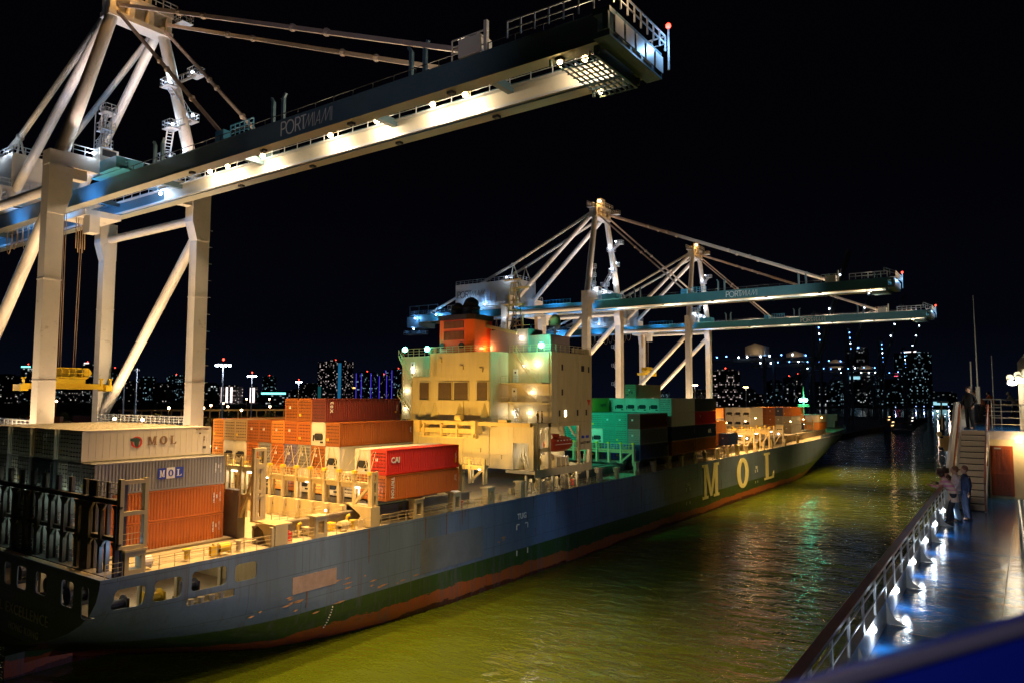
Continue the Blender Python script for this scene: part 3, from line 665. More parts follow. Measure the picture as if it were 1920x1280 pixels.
# roof rail, funnel
d = MB(); d.rail((90.6, 57.1, 31), (90.6, 64.6, 31), 1.1, 1.2, 3, .03); d.rail((86.1, 77, 31), (86.1, 65, 31), 1.0, 1.2, 3, .03); d.rail((90.6, 77, 31), (90.6, 87, 31), 1.3, 1.2, 3, .03); d.rail((90.6, 57.1, 31), (102.3, 57.1, 31), 1.1, 1.3, 3, .03)
d.build('roof_railing', SW, ship)
fun = MB(); fun.prism([(87.2, 70.6), (87.2, 75.8), (88.0, 76.4), (92.5, 76.4), (92.5, 69.4), (88.0, 69.4)][::-1], 'z', 31.05, 36.2); fo = fun.build('funnel', orange, ship)
d = MB(); d.prism([(87.0, 70.3), (87.0, 76.0), (88.0, 76.6), (92.6, 76.6), (92.6, 69.2), (88.0, 69.2)][::-1], 'z', 36.22, 37.0); d.build('funnel_band', paint('funnel_black', (.02,.008,.005), .5), fo)
for z0, z1 in ((34.9, 36.0), (33.1, 34.4)):
    d = MB(); d.box(87.1, 87.19, 70.9, 74.9, z0, z1); gl = d.build('louvre', dark, fo); s_ = MB()
    for k in range(16): s_.box(87.03, 87.09, 71.0+k*.25, 71.1+k*.25, z0, z1)
    s_.build('louvre_bars', paint('funnel_bars', (.35,.09,.03), .5), gl)
for y in (75.2, 71.3):
    d = MB(); d.tube((87.0, y, 32.2), (87.18, y, 32.2), .5, n=16); d.build('round_vent', black, fo)
for x, y, r_, h in ((89.5, 74.2, .95, 1.6), (90.2, 72.0, 1.3, 2.2), (89.5, 70.4, .6, 1.2)):
    d = MB(); d.tube((x, y, 37.0), (x, y, 37+h*.6), r_, n=16); d.tube((x, y, 37+h*.6), (x+.8, y+.4, 37+h), r_, r_*.9, n=16); d.build('exhaust_pipe', black, fo, smooth=True)
# wheelhouse top gear: mast, small houses, radome
d = MB(); d.box(91.5, 97, 57.8, 61.5, 31.0, 33.6); d.box(91.0, 95, 61.5, 68.6, 31.0, 34.6); d.build('monkey_island', paint('grey_mauve', (.35, .27, .25), .6, vary=.1), ship)
d = MB()
for x, y in ((92.6, 64.8), (94.2, 64.8), (92.6, 66.6), (94.2, 66.6)): d.bar((x, y, 34.6), (93.4+(x-93.4)*.5, 65.7+(y-65.7)*.5, 42.2), .14)
for z in (36.2, 37.8, 39.4, 41, 42.2):
    k = 1-(z-34.6)/15.2; d.box(93.4-.9*k, 93.4+.9*k, 65.7-1.1*k, 65.7+1.1*k, z, z+.08)
for k in range(4):
    z = 34.8+1.7*k; d.bar((92.6, 64.8, z), (93.9, 66.4, z+1.6), .08); d.bar((92.6, 66.6, z), (93.9, 64.9, z+1.6), .08)
d.box(93, 93.8, 63.9, 67.6, 38.6, 38.85); d.box(93.1, 93.5, 62.8, 66.0, 41.2, 41.45); d.box(93.2, 93.4, 64.4, 67.6, 42.6, 42.8); d.tube((93.4, 65.7, 42.2), (93.4, 65.7, 44), .06)
d.build('radar_mast', SY, ship)
d = MB(); d.tube((95, 59.2, 31), (95, 59.2, 35.2), .16, n=8); d.box(94.4, 95.6, 58.6, 59.8, 34.2, 34.3); d.rail((94.4, 58.6, 34.3), (94.4, 59.8, 34.3), .7, .4, 2, .02); mo = d.build('radome_post', SW, ship)
d = MB(); d.ball((95, 59.2, 36.1), .85, 16, 10); d.tube((95, 59.2, 35.2), (95, 59.2, 36.1), .84, n=16); d.build('radome', SW, mo, smooth=True)
d = MB(); d.tube((91.5, 62.8, 31), (91.5, 62.8, 37), .08); d.bar((91.5, 61.5, 35.2), (91.5, 64.5, 35.2), .07); d.bar((92.5, 69, 31), (92.5, 69, 34), .5); d.bar((91, 63.5, 34), (91, 69.5, 35.4), .5); d.build('deck_crane_jib', SY, ship)
d = MB()
for k in range(3): d.tube((99+1.1*k, 58.4, 31), (99+1.1*k, 58.4, 32.0), .25)
d.box(100.6, 102.3, 57.3, 59, 31.0, 31.9); d.build('bridge_wing_gear', SY, ship)
# overhead service crane beam hung behind the casing
d = MB(); d.box(83.7, 84.3, 56.2, 79.0, 20.2, 20.75); d.box(83.2, 84.9, 76.2, 77.0, 19.0, 20.8); d.box(83.2, 84.9, 65.4, 66.2, 19.0, 20.9); d.box(83.5, 84.6, 66.2, 76.2, 19.0, 19.7)
d.box(83.4, 83.6, 65.5, 76.5, 18.3, 18.5); d.rail((83.5, 65.5, 18.3), (83.5, 76.5, 18.3), .9, .8, 2, .03)
for y in (66, 69, 72, 75.5): d.box(83.3, 84.6, y-.15, y+.15, 18.3, 20.3)
d.tube((84, 68.5, 21.3), (84, 69.6, 21.3), .5, n=14); d.box(84.4, 86, 63.5, 64.0, 20.0, 20.4); d.box(84.4, 86, 78.0, 78.6, 20.0, 20.4); d.box(83.5, 84.5, 60.0, 61.5, 20.8, 21.1)
d.build('service_crane', paint('crane_cream_yellow', (.60, .43, .16), .55, rust=.15, grime=(.2,.1,.04)), ship)
# clutter under the deckhouse side, davit arms
d = MB()
for x in (84.6, 88, 91.5, 95, 98.5, 101.9): d.box(x-.15, x+.15, 57.3, 57.6, DECK, 13.5)
rn = random.Random(3)
for k in range(26):
    x = 84.5+rn.random()*17.5; y = 57.8+rn.random()*3; h = .3+rn.random()*1.6; s2 = .1+rn.random()*.35; d.box(x-s2, x+s2, y-.2, y+.2, DECK, DECK+h)
for k in range(14):
    x = 85+rn.random()*16; d.tube((x, 58, 12.0+rn.random()), (x+1.5+rn.random(), 58.3, 12.0+rn.random()), .09)
d.rail((84.5, 57.2, DECK), (90.5, 57.2, DECK), 1.05, 1, 3, .025); d.build('side_deck_equipment', SY, ship)
d = MB(); d.bar((91.0, 58.3, 19.9), (91.0, 57.2, 18.4), .25); d.bar((97.6, 58.3, 19.9), (97.6, 57.2, 18.4), .25); d.bar((87.6, 58, 17.3), (89.2, 57.8, 19.6), .2); d.bar((88, 58, 14.2), (89.2, 57.8, 16.2), .12)
for x in (90.8, 92.2, 93.6, 95, 99.2, 100.4, 101.2): d.box(x-.06, x+.06, 57.2, 57.35, 14.1, 15.5)
d.box(94, 97.8, 58.5, 61, 13.9, 15.3); d.tube((90.9, 58.6, 15.4), (93.0, 58.6, 15.4), .55, n=12); d.build('davit', SY, ship)
lb = wthing('lifeboat', 'dark red enclosed lifeboat hanging in the recess of the cream deckhouse side', 'lifeboat', (94.0, 57.8, 16.2))
d = MB(); prof = []
n_ = 16
for i in range(n_+1):
    t = i/n_; x = 90.5+7.2*t; k = max(.02, 1-abs(2*t-1)**3.2)**.5
    ring = [(x, 58.1+1.15*k*math.cos(a)*1.0, 17.45+(1.25 if math.sin(a) < 0 else 1.1)*k*math.sin(a)) for a in [6.28318*j/16 for j in range(16)]]
    prof.append(ring)
vs = [p for r_ in prof for p in r_]; fs = [(i*16+j, (i+1)*16+j, (i+1)*16+(j+1) % 16, i*16+(j+1) % 16) for i in range(n_) for j in range(16)]
d.add(vs, fs); lred = paint('lifeboat_red', (.32, .04, .015), .4, vary=.1); d.build('boat_body', lred, lb, smooth=True)
d = MB(); d.box(91.6, 93.4, 57.5, 58.7, 18.4, 18.9); d.build('conning_box', lred, lb)
d = MB(); d.box(91.5, 96.6, 56.91, 56.96, 17.35, 17.42)
for k in range(5): d.box(92+k*.9, 92.35+k*.9, 56.93, 56.98, 17.9, 18.0)
d.build('grab_line', marking, lb)
# deckhouse lamps (the lit bulkhead lamps and the green-white floods on the roof)
for y, z, p in ((84.3, 28.7, 60), (85.8, 25.3, 60), (85.9, 22.3, 60), (61.7, 29.0, 60), (59.5, 29.2, 100), (58.3+2, 25.0, 60), (60.8, 22.0, 60), (63.6, 22.0, 60)):
    x = 90.3
    t = MB(); t.ball((x, y, z), .17); to = t.build('bulkhead_lamp', G_white, ship, smooth=True); lamp(to, (x-.35, y, z), WHITE, p*.8, radius=.15)
for x, y, z, p in ((86.5, 82.6, 31.9, 380), (86.2, 77.5, 31.8, 200), (89.9, 58.4, 31.9, 650)):
    t = MB(); t.ball((x, y, z), .42, 12, 8); to = t.build('green_floodlight', G_green, ship, smooth=True); lamp(to, (x-.6, y-.1, z+.2), GREEN, p, radius=.3)
t = MB(); t.ball((92.4, 66.4, 31.8), .3); to = t.build('bulkhead_lamp', G_warm, ship, smooth=True); lamp(to, (90.6, 68.9, 31.9), (1, .35, .12), 260, radius=.2)
t = MB(); t.ball((90.8, 62.6, 33.2), .28); to = t.build('bulkhead_lamp', G_white, ship, smooth=True); lamp(to, (90.4, 62.6, 33.2), WHITE, 50, radius=.2)
for x, y, z, p, c in ((88.4, 59, 19.7, 130, WHITE), (93, 61, 19.6, 200, WHITE), (88.4, 59, 16.2, 90, WHITE), (99.5, 60, 16, 150, WHITE), (97, 58.4, 13.2, 120, WHITE), (89, 59, 13.2, 120, WHITE), (81.5, 60.5, 16.6, 160, WHITE), (80, 68, 16.6, 160, WARM)):
    lamp(ship, (x, y, z), c, p, radius=.2)
for y in (61.5, 68.5, 75.5):  # unseen floods added to turn the deckhouse's aft face yellow
    t = MB(); t.box(71.2, 71.5, y-.2, y+.2, 16.0, 16.4); to = t.build('house_fill_flood', dark, ship); t = MB(); t.box(71.5, 71.53, y-.17, y+.17, 16.05, 16.35); t.build('flood_lens', G_warm, to)
    lamp(to, (71.8, y, 16.3), (1, .56, .10), 4600, 'SPOT', .3, aim=(87, y+1, 24), angle=110, blend=.7)
# green floods washing the bay forward of the house
for y in (60, 67):
    t = MB(); t.ball((103.0, y, 30.2), .35); to = t.build('green_floodlight', G_green, ship, smooth=True)
    lamp(to, (103.6, y, 30.2), GREEN, 6500, 'SPOT', .3, aim=(121, y+5, 16), angle=78)
for x in (131, 145.5, 159, 182, 210):
    t = MB(); t.ball((x, 57.6, 14.2), .2); to = t.build('bulkhead_lamp', G_white, ship, smooth=True); lamp(to, (x, 57.2, 14.2), WHITE, 110, radius=.15)
for x, y, z, p in ((167, 62, 18, 1600), (180, 62, 18, 2600), (195, 62, 18, 2600), (207, 63, 18.5, 1600), (232, 60, 17, 900), (256, 62, 17, 900), (282, 62, 17, 900)):
    t = MB(); t.ball((x, y, z), .15); to = t.build('deck_floodlight', G_warm, ship, smooth=True); lamp(to, (x-.3, y-.3, z), SOD, p, radius=.2)
t = MB(); t.tube((102, 63, 31), (102, 63, 35.6), .1, n=6); t.box(101.7, 102.4, 62.8, 63.2, 35.6, 36.0); to = t.build('boom_fill_spot', SW, ship); lamp(to, (102.6, 63, 35.8), (.75,.95,1), 60000, 'SPOT', .3, aim=(176, 58, 51), angle=34, blend=.6)  # spot and post added only to light the far crane booms
# forecastle: breakwater, foremast with green lamp
d = MB(); d.box(333, 333.6, 67, 79, 11.6, 17.2); d.box(328, 333, 67, 67.4, 11.6, 14.5); d.box(333.6, 338, 70.5, 75.5, 12.0, 14.0); d.build('breakwater', SY, ship)
d = MB(); d.tube((302, YC, 11), (302, YC, 28.5), .35, .15, n=10); d.box(301.4, 302.6, YC-2.2, YC+2.2, 20.6, 20.8); d.rail((301.5, YC-2, 20.8), (301.5, YC+2, 20.8), .8, .6, 2, .05); d.build('foremast', SY, ship)
for y in (-.9, .9):
    t = MB(); t.ball((301.5, YC+y, 23.2), .75, 12, 8); to = t.build('green_floodlight', G_green, ship, smooth=True); lamp(to, (300.4, YC+y, 23.2), GREEN, 1500, radius=.5)

# ================================================================== CONTAINERS
CW, CH, CL = 2.42, 2.70, 12.19
def dry_shell(L):
    mb = MB(); f = .1; n = round(L/.30); d_ = .055
    # corrugated long sides (trapezoid ribs), plain roof and floor
    for y, s in ((0.02, 1), (CW-.02, -1)):
        xs = []; x0 = .12; x1 = L-.12; p = (x1-x0)/n
        for k in range(n):
            a = x0+k*p; xs += [(a, 0), (a+.22*p, d_), (a+.5*p, d_), (a+.72*p, 0)]
        xs.append((x1, 0)); o = len(mb.v); vs = []
        for x, q_ in xs: vs += [(x, y+s*q_, .15), (x, y+s*q_, CH-.1)]
        mb.add(vs, [((2*i, 2*i+2, 2*i+3, 2*i+1) if s > 0 else (2*i, 2*i+1, 2*i+3, 2*i+2)) for i in range(len(xs)-1)])
    mb.box(0, L, 0, CW, 0, .15); mb.box(0.03, L-.03, .06, CW-.06, CH-.12, CH-.04)
    for y in (0, CW-.09): mb.box(0, L, y, y+.09, CH-.1, CH)
    for x in (0, L-.12):
        for y in (0, CW-.12): mb.box(x, x+.12, y, y+.12, .15, CH)
    mb.box(0, .1, .12, CW-.12, CH-.14, CH-.01); mb.box(L-.1, L, .12, CW-.12, .1, CH-.01); mb.box(.08, .1, .12, CW-.12, .15, CH-.14)
    for k in range(1, 24): mb.box(L*k/24-.02, L*k/24+.1, .12, CW-.12, CH-.05, CH-.02)
    return mb
def reefer_shell(L):
    mb = MB(); mb.box(.05, L, .02, CW-.02, 0.12, CH-.03)
    mb.box(0, L, 0, CW, 0, .16)
    for y in (0, CW-.07): mb.box(0, L, y, y+.07, CH-.1, CH)
    for x in (0, L-.14):
        for y in (0, CW-.14): mb.box(x, x+.14, y, y+.14, .16, CH)
    for k in range(1, int(L/.6)): mb.box(k*.6-.02, k*.6+.02, .008, .03, .2, CH-.12)
    mb.box(0, .1, .1, CW-.1, CH-.16, CH-.01)
    return mb
def raw(mb, name):
    return mb.mesh(name, white)
M_dry40, M_dry20, M_ref40 = raw(dry_shell(CL), 'container_shell'), raw(dry_shell(6.06), 'container_shell'), raw(reefer_shell(CL), 'reefer_shell')
def door_mesh():
    mb = MB(); mb.box(.02, .07, .01, 1.06, 0, 2.36)
    for z in (.06, .42, .8, 1.18, 1.56, 1.92, 2.24): mb.box(-.03, .02, .03, .50, z, z+.13); mb.box(-.03, .02, .56, 1.04, z, z+.13)
    return raw(mb, 'container_door')
def bars_mesh():
    mb = MB()
    mb.tube((-.05, 0, .02), (-.05, 0, 2.34), .024, n=6)
    for z in (.1, .75, 1.5, 2.2): mb.box(-.07, .0, -.06, .06, z, z+.1)
    mb.box(-.085, -.05, -.18, .06, 1.02, 1.09)
    return mb.mesh('locking_bar', galv)
M_door, M_bar = door_mesh(), bars_mesh()
hg = MB()
for z in (.25, .62, 1.0, 1.37, 1.74, 2.1):
    for y in (.10, .36, .62, .88): hg.box(-.04, .03, y, y+.13, z, z+.09)
M_bracket_shadow = hg.mesh('bracket_shadow_rows', paint('bracket_shadow_dark', (.05,.025,.015), .6))  # dark boxes stand for door brackets and the shadow dashes they throw
mb = MB(); mb.box(-.02, .05, .14, CW-.14, .2, CH-.2); mb.box(-.05, -.02, .2, CW-.2, 1.55, 2.35); M_unit = mb.mesh('refrigeration_unit', white)
mb = MB(); mb.prism(rrect(.35, CW-.55, .62, 1.42, .28), 'x', -.055, -.03); mb.tube((-.1, 1.5, .95), (-.05, 1.5, .95), .3, n=14); mb.box(-.08, -.03, .3, .8, .3, .5); mb.box(-.08, -.03, CW-.5, CW-.3, .5, 1.2); M_fan = mb.mesh('condenser_fan', black)
COLR = {
 'rust brown': paint('c_brown', (.34, .10, .012), .5, vary=.15, scale=.7, rust=.22, grime=(.1,.03,.012), streak=True),
 'dark maroon': paint('c_maroon', (.16, .030, .022), .5, vary=.12, scale=.7, rust=.12, grime=(.06,.02,.012), streak=True),
 'orange-brown': paint('c_orange', (.48, .13, .014), .5, vary=.12, scale=.7, rust=.15, grime=(.15,.05,.02), streak=True),
 'bright red': paint('c_red', (.62, .030, .015), .42, vary=.10, scale=.7, rust=.06, streak=True),
 'orange': paint('c_orange2', (.66, .25, .04), .5, vary=.12, scale=.7, rust=.12, grime=(.2,.08,.03), streak=True),
 'grey': paint('c_grey', (.24, .235, .22), .5, vary=.16, scale=.6, rust=.16, grime=(.08,.06,.05), streak=True),
 'dark grey': paint('c_dgrey', (.06, .065, .07), .5, vary=.2, scale=.7, rust=.12, streak=True),
 'navy': paint('c_navy', (.02, .035, .11), .45, vary=.15, scale=.7, rust=.1, streak=True),
 'blue': paint('c_blue', (.03, .09, .36), .45, vary=.12, scale=.7, rust=.1, streak=True),
 'violet grey': paint('c_violet', (.17, .14, .25), .5, vary=.12, scale=.7, rust=.1, streak=True),
 'cream': paint('c_cream', (.62, .58, .47), .5, vary=.08, scale=.6, rust=.10, grime=(.3,.19,.08), streak=True),
 'white': paint('c_white', (.66, .60, .46), .55, vary=.07, scale=.6, rust=.15, grime=(.34,.2,.08), streak=True),
 'teal green': paint('c_teal', (.05, .30, .22), .5, vary=.12, scale=.7, rust=.1, streak=True),
 'olive green': paint('c_olive', (.24, .30, .03), .5, vary=.1, scale=.7, rust=.08, streak=True),
 'tan': paint('c_tan', (.42, .30, .15), .5, vary=.1, scale=.7, rust=.15, grime=(.2,.1,.04), streak=True),
}
def setmat(o, m_):
    o.material_slots[0].link = 'OBJECT'; o.material_slots[0].material = m_
def container(loc, kind, colr, label, group, detail=2, L=40, marks=True, rz=0):
    t = thing('reefer_container' if kind == 'reefer' else 'shipping_container', label, 'container', loc, rz, group)
    m_ = COLR[colr]
    sh = link('shell', M_ref40 if kind == 'reefer' else (M_dry40 if L == 40 else M_dry20), t); setmat(sh, m_)
    if kind == 'reefer':
        u_ = link('refrigeration_unit', M_unit, t); setmat(u_, m_)
        link('condenser_fan', M_fan, u_)
    elif detail:
        for k in (0, 1):
            dd = link('door', M_door, t, (0, .14+1.08*k, .14)); setmat(dd, m_)
            if detail > 1:
                for yb in (.28, .8): setmat(link('locking_bar', M_bar, dd, (0, yb, 0)), m_)
    if detail > 1 and kind != 'reefer':
        h_ = (int(loc[1]*10)*31+int(loc[2]*10)*17) % 7
        if h_ != 3: link('placard', (M_pl, M_pl2)[h_ % 2], dd, (0, 0, 0))
        for dq in [o_ for o_ in t.children if o_.name.startswith('door')]: link('bracket_shadow_rows', M_bracket_shadow, dq)
        if L == 40: link('side_code', CODES[h_ % 5], sh, (11.75, .0, 1.55))
    return t, sh
CODES = [text_mesh(t_, .2, .004) for t_ in ('MOLU 881', 'TGHU 402', 'CAIU 957', 'TRLU 618', 'GESU 233')]
for c_ in CODES: c_.transform(FACE['-y'].to_4x4() @ Matrix.Rotation(-1.5708, 4, 'Z')); c_.materials.clear(); c_.materials.append(marking); c_.name = 'side_code'
pl = MB(); pl.box(-.045, -.03, .1, .42, 1.3, 1.62); M_pl = pl.mesh('placard', white)
pl = MB(); pl.box(-.045, -.03, .62, .98, .45, .75); M_pl2 = pl.mesh('placard', yellow)
ORD = ['first','second','third','fourth','fifth','sixth','seventh','eighth','ninth','tenth','eleventh','twelfth','thirteenth']
TIER = ['bottom','second','third','fourth','fifth','sixth']
def stack(bay, x, base, row, cols, start_tier=0, y=None, detail=2, group=None, nrow=None, L=40):
    """cols: list bottom to top of (kind, colour) or None"""
    out = {}
    for i, c in enumerate(cols):
        if c is None: continue
        kind, colr = c; ti = start_tier+i
        yy = (Y0+.1+2.5*row) if y is None else y
        nm = 'reefer' if kind == 'reefer' else 'container'
        top = ' (top)' if False else ''
        r_ = nrow if nrow is not None else row
        lab = f"{colr} {nm}, {ORD[r_]} row from the water, {TIER[ti]} tier, {bay}"
        t, sh = container((x, yy, base+2.75*ti), kind, colr, lab, group or f'containers in the {bay}', detail, L)
        out[ti] = (t, sh)
    return out
D_ = lambda c: ('dry', c)
R_ = lambda c: ('reefer', c)
# --- sternmost bay, x 30.3..42.5
bayA = 'sternmost bay'
sA = {}
for r in range(3, 12):
    top = 4 if r >= 4 else 3
    cl = ['orange-brown', 'orange-brown', 'grey', 'white'] if r <= 4 else [random.choice(['rust brown','grey','dark grey','orange-brown']), random.choice(['rust brown','grey','cream']), random.choice(['grey','cream','dark grey']), 'white' if r < 10 else 'cream']
    dx = 0.0 if r < 5 else (0.25 if r % 2 else -.1)
    sA[r] = stack(bayA, 30.3+dx, 10.42, r, [(('reefer_r' if False else 'dry'), c) for c in cl[:top]])
def side_text(sh, txt, size, x, z, mat=marking, bold=.01, roll=0, spacing=1.0, y=-.02, sx=1.0, face='-y'):
    return lettering(txt, size, (x, y, z), face, mat, sh, bold, roll, spacing=spacing, depth=.008, sx=sx)
# white one carries a large serif MOL with a round emblem; smooth cream side
t, sh = sA[4][3]; t['label'] = 'white container with brown MOL lettering and round emblem, top near corner of sternmost bay'
sh.data = M_ref40; setmat(sh, COLR['white'])
def serif_MOL(parent, h, x, z, y, mat, gap=1.0, name='lettering'):
    mbm = MB(); cx = 0
    for k, w_ in (('M', 1.15), ('O', .95), ('L', .85)):
        g = poly_letter(k, w_*h, h); vv_ = [(a+cx, b*.3, c) for a, b, c in g.v]; mbm.add(vv_, g.f); cx += w_*h+gap*h*.35
    return mbm.build(name, mat, parent, loc=(x, y, z))
serif_MOL(sh, .78, 5.75, 1.18, -.005, brownmark)
e = MB(); n_ = 28; vs = []; 
for k in range(n_):
    a = 6.28318*k/n_
    for r_ in (.36, .52):
        for yy in (-.02, 0.0): vs.append((4.75+r_*math.cos(a), yy, 1.5+r_*math.sin(a)))
fs = []
for k in range(n_):
    a = 4*k; b_ = 4*((k+1) % n_); fs += [(a, b_, b_+2, a+2), (a+1, a+3, b_+3, b_+1), (a, a+1, b_+1, b_), (a+2, b_+2, b_+3, a+3)]
e.add(vs, fs); e.build('emblem_ring', redmark, sh)
e = MB(); e.prism([(4.15,1.85),(4.15,1.62),(4.5,1.55),(4.62,1.1),(4.9,1.05),(4.95,1.5),(5.1,1.75),(4.8,1.92)][::-1], 'y', -.035, -.022); e.build('emblem_mark', paint('dark_green_mark', (.03,.07,.05), .6), sh)
side_text(sh, 'MORU 112233', .22, 11.2, 2.45, brownmark); e = MB(); e.prism([(10.85,2.0),(11.1,2.0),(10.97,2.2)], 'y', -.03, -.02); e.box(11.3,11.65,-.03,-.02,.55,.8); e.build('side_placards', darkmark, sh)
side_text(sh, '45 R1', .2, 11.45, 1.55, brownmark, roll=-1.5708)
t, sh = sA[3][2]; t['label'] = 'grey corrugated container with blue and white MOL panel, sternmost bay, topmost of its stack'
for k, (ch, bgm, fm) in enumerate((('M', bluemark, marking), ('O', marking, bluemark), ('L', bluemark, marking))):
    e = MB(); x0 = 5.45+.82*k; e.box(x0, x0+.81, -.03, -.012, .98, 1.95); pb = e.build('sign_panel', bgm, sh)
    g = poly_letter(ch, .5, .62); gm = MB(); gm.add([(a+x0+.16, b*.12-.035, c+1.15) for a, b, c in g.v], g.f); gm.build('lettering', fm, pb)
side_text(sh, 'MOAU 669 4', .16, 11.2, 1.6, marking, roll=-1.5708); side_text(sh, '45G1', .16, 11.5, 1.7, marking, roll=-1.5708)
for ti in (0, 1):
    t, sh = sA[3][ti]; t['label'] = f"orange-brown corrugated container under the grey MOL one, {'lower' if ti == 0 else 'upper'} of the pair"
    side_text(sh, 'MOGU 246 8', .17, 11.1, 1.5, marking, roll=-1.5708); side_text(sh, '42G1', .17, 11.4, 1.6, marking, roll=-1.5708)
# --- middle bay, x 57..69.2 
bayB = 'bay aft of deckhouse'
BX = 57.0
lower = {0: ['orange-brown', 'bright red'], 1: ['rust brown', 'R white'], 2: ['cream'], 3: ['R white', 'R cream', 'rust brown'],
 4: ['orange', 'rust brown', 'R cream', 'dark maroon'], 5: ['R white', 'grey', 'orange-brown', 'rust brown'], 6: ['rust brown', 'violet grey', 'orange-brown', 'rust brown'],
 7: ['orange', 'orange-brown', 'orange'], 8: ['R white', 'grey', 'rust brown'], 9: ['rust brown', 'orange-brown', 'rust brown'], 10: ['dark grey', 'R white', 'tan'], 11: ['cream', 'R cream', 'tan'], 12: ['rust brown', 'orange', 'orange']}
sB = {}
for r, cl in lower.items():
    sB[r] = stack(bayB, BX, 13.15, r, [(R_(c[2:]) if c[:2] == 'R ' else D_(c)) for c in cl])
t, sh = sB[0][1]; t['label'] = 'bright red container with CAI lettering stacked above the TRITON container'
side_text(sh, 'CAI', .85, 1.35, 1.55, marking, bold=.03); side_text(sh, 'CAIU 445', .16, 11.6, 1.4, marking, roll=-1.5708); e = MB(); e.box(11.5, 11.75, -.03, -.01, .6, 1.1); e.build('yellow_placard', yellow, sh)
t, sh = sB[0][0]; t['label'] = 'orange-brown container with vertical TRITON lettering under the bright red one'
side_text(sh, 'TRITON', .62, .95, 1.35, marking, bold=.02, roll=-1.5708, sx=1); side_text(sh, 'TRIU 774', .16, 11.5, 1.6, marking, roll=-1.5708)
t, sh = sB[4][3]; t['label'] = 'dark maroon container with vertical tex lettering, topmost of its stack before the deckhouse'
side_text(sh, 'tex', .85, .95, 1.7, marking, bold=.02, roll=-1.5708, spacing=1.2); side_text(sh, 'TEXU 301', .16, 11.7, 1.5, marking, roll=-1.5708); e = MB(); e.box(11.35, 11.65, -.03, -.01, .9, 1.1); e.build('yellow_placard', yellow, sh)
t, sh = sB[3][2]; side_text(sh, 'GESU 55', .16, 11.6, 1.6, marking, roll=-1.5708)
# diagonal lashing rods across some door ends
for r in (1, 4, 5, 6, 3):
    y = Y0+.1+2.5*r; z = 15.9
    lr = thing('lashing_rod', f"long crossed steel lashing rods on the door end, {ORD[r]} row from the water, middle bay", 'lashing rods', (56.85, y, z), 0, 'lashing rods on the door ends')
    for k, (a, b_) in enumerate((((0, .2, 0), (0, .9, 2.6)), ((0, 2.2, 0), (0, 1.5, 2.6)))):
        e = MB(); e.bar(a, b_, .07 if k else .06); e.build('rod', ACT, lr)
# --- first bay forward of the deckhouse (119.8..132)
bayC = 'first bay forward of deckhouse'
cC = {0: ['navy', 'grey', 'dark maroon'], 1: ['blue', 'teal green', 'teal green'], 2: ['blue', 'teal green', 'teal green'], 3: ['dark grey', 'R white', 'teal green'], 4: ['dark grey', 'teal green', 'teal green'], 5: ['dark grey', 'teal green', 'teal green', 'olive green'], 6: ['navy', 'teal green', 'teal green']}
sC = {}
for r, cl in cC.items(): sC[r] = stack(bayC, 119.8, 13.15, r, [(R_(c[2:]) if c[:2] == 'R ' else D_(c)) for c in cl])
t, sh = sC[5][3]; t['label'] = 'olive green container with dark lettering beside the deckhouse roof edge, alone on top'; side_text(sh, 'capital', .95, 9.6, 1.4, darkmark)
# --- second bay (133.9..146)
bayC2 = 'second bay forward of deckhouse'
cD = {0: ['rust brown', 'navy', 'cream', 'cream'], 1: ['grey', 'navy', 'R white', 'R white'], 2: ['grey', 'navy', 'grey', 'R white'], 3: ['grey', 'navy', 'grey', 'R white', 'tan'], 4: ['navy', 'grey', 'grey', 'R white'], 5: ['grey', 'grey', 'R white', 'white'], 6: [None, None, 'grey', 'white']}
sD = {}
for r, cl in cD.items(): sD[r] = stack(bayC2, 133.9, 13.15, r, [None if c is None else (R_(c[2:]) if c[:2] == 'R ' else D_(c)) for c in cl])
t, sh = sD[0][3]; t2, sh2 = sD[0][2]
for s_ in (sh, sh2): s_.data = M_ref40; setmat(s_, COLR['cream'])
t, sh = sD[3][4]; t['label'] = 'tan container with a teal lit end standing alone on top of the white reefers'
side_text(sh, 'P&ONL', .5, .9, 1.35, darkmark, roll=-1.5708); lettering("9'6", .8, (-.08, 1.1, 1.1), '-x', darkmark, sh, .02); lettering("HC", .45, (-.08, 1.9, .6), '-x', darkmark, sh, .02)
# --- third bay (146.2..158.4)
bayD = 'third bay forward of deckhouse'
for r, cl in {0: ['rust brown', 'navy', 'bright red', 'dark grey'], 1: ['grey', 'rust brown', 'orange', 'orange']}.items():
    sE = stack(bayD, 146.3, 13.15, r, [D_(c) for c in cl])
    if r == 0:
        t, sh = sE[1]; t['label'] = 'navy container with APL lettering under the bright red one forward of the deckhouse'; side_text(sh, 'APL', 1.1, 8.2, 1.2, marking, bold=.03)
        side_text(sE[2][1], 'TI', .5, 2.7, 1.7, marking, bold=.02)
        sE[2][0]['label'] = 'bright red container above the navy APL container forward of the deckhouse'
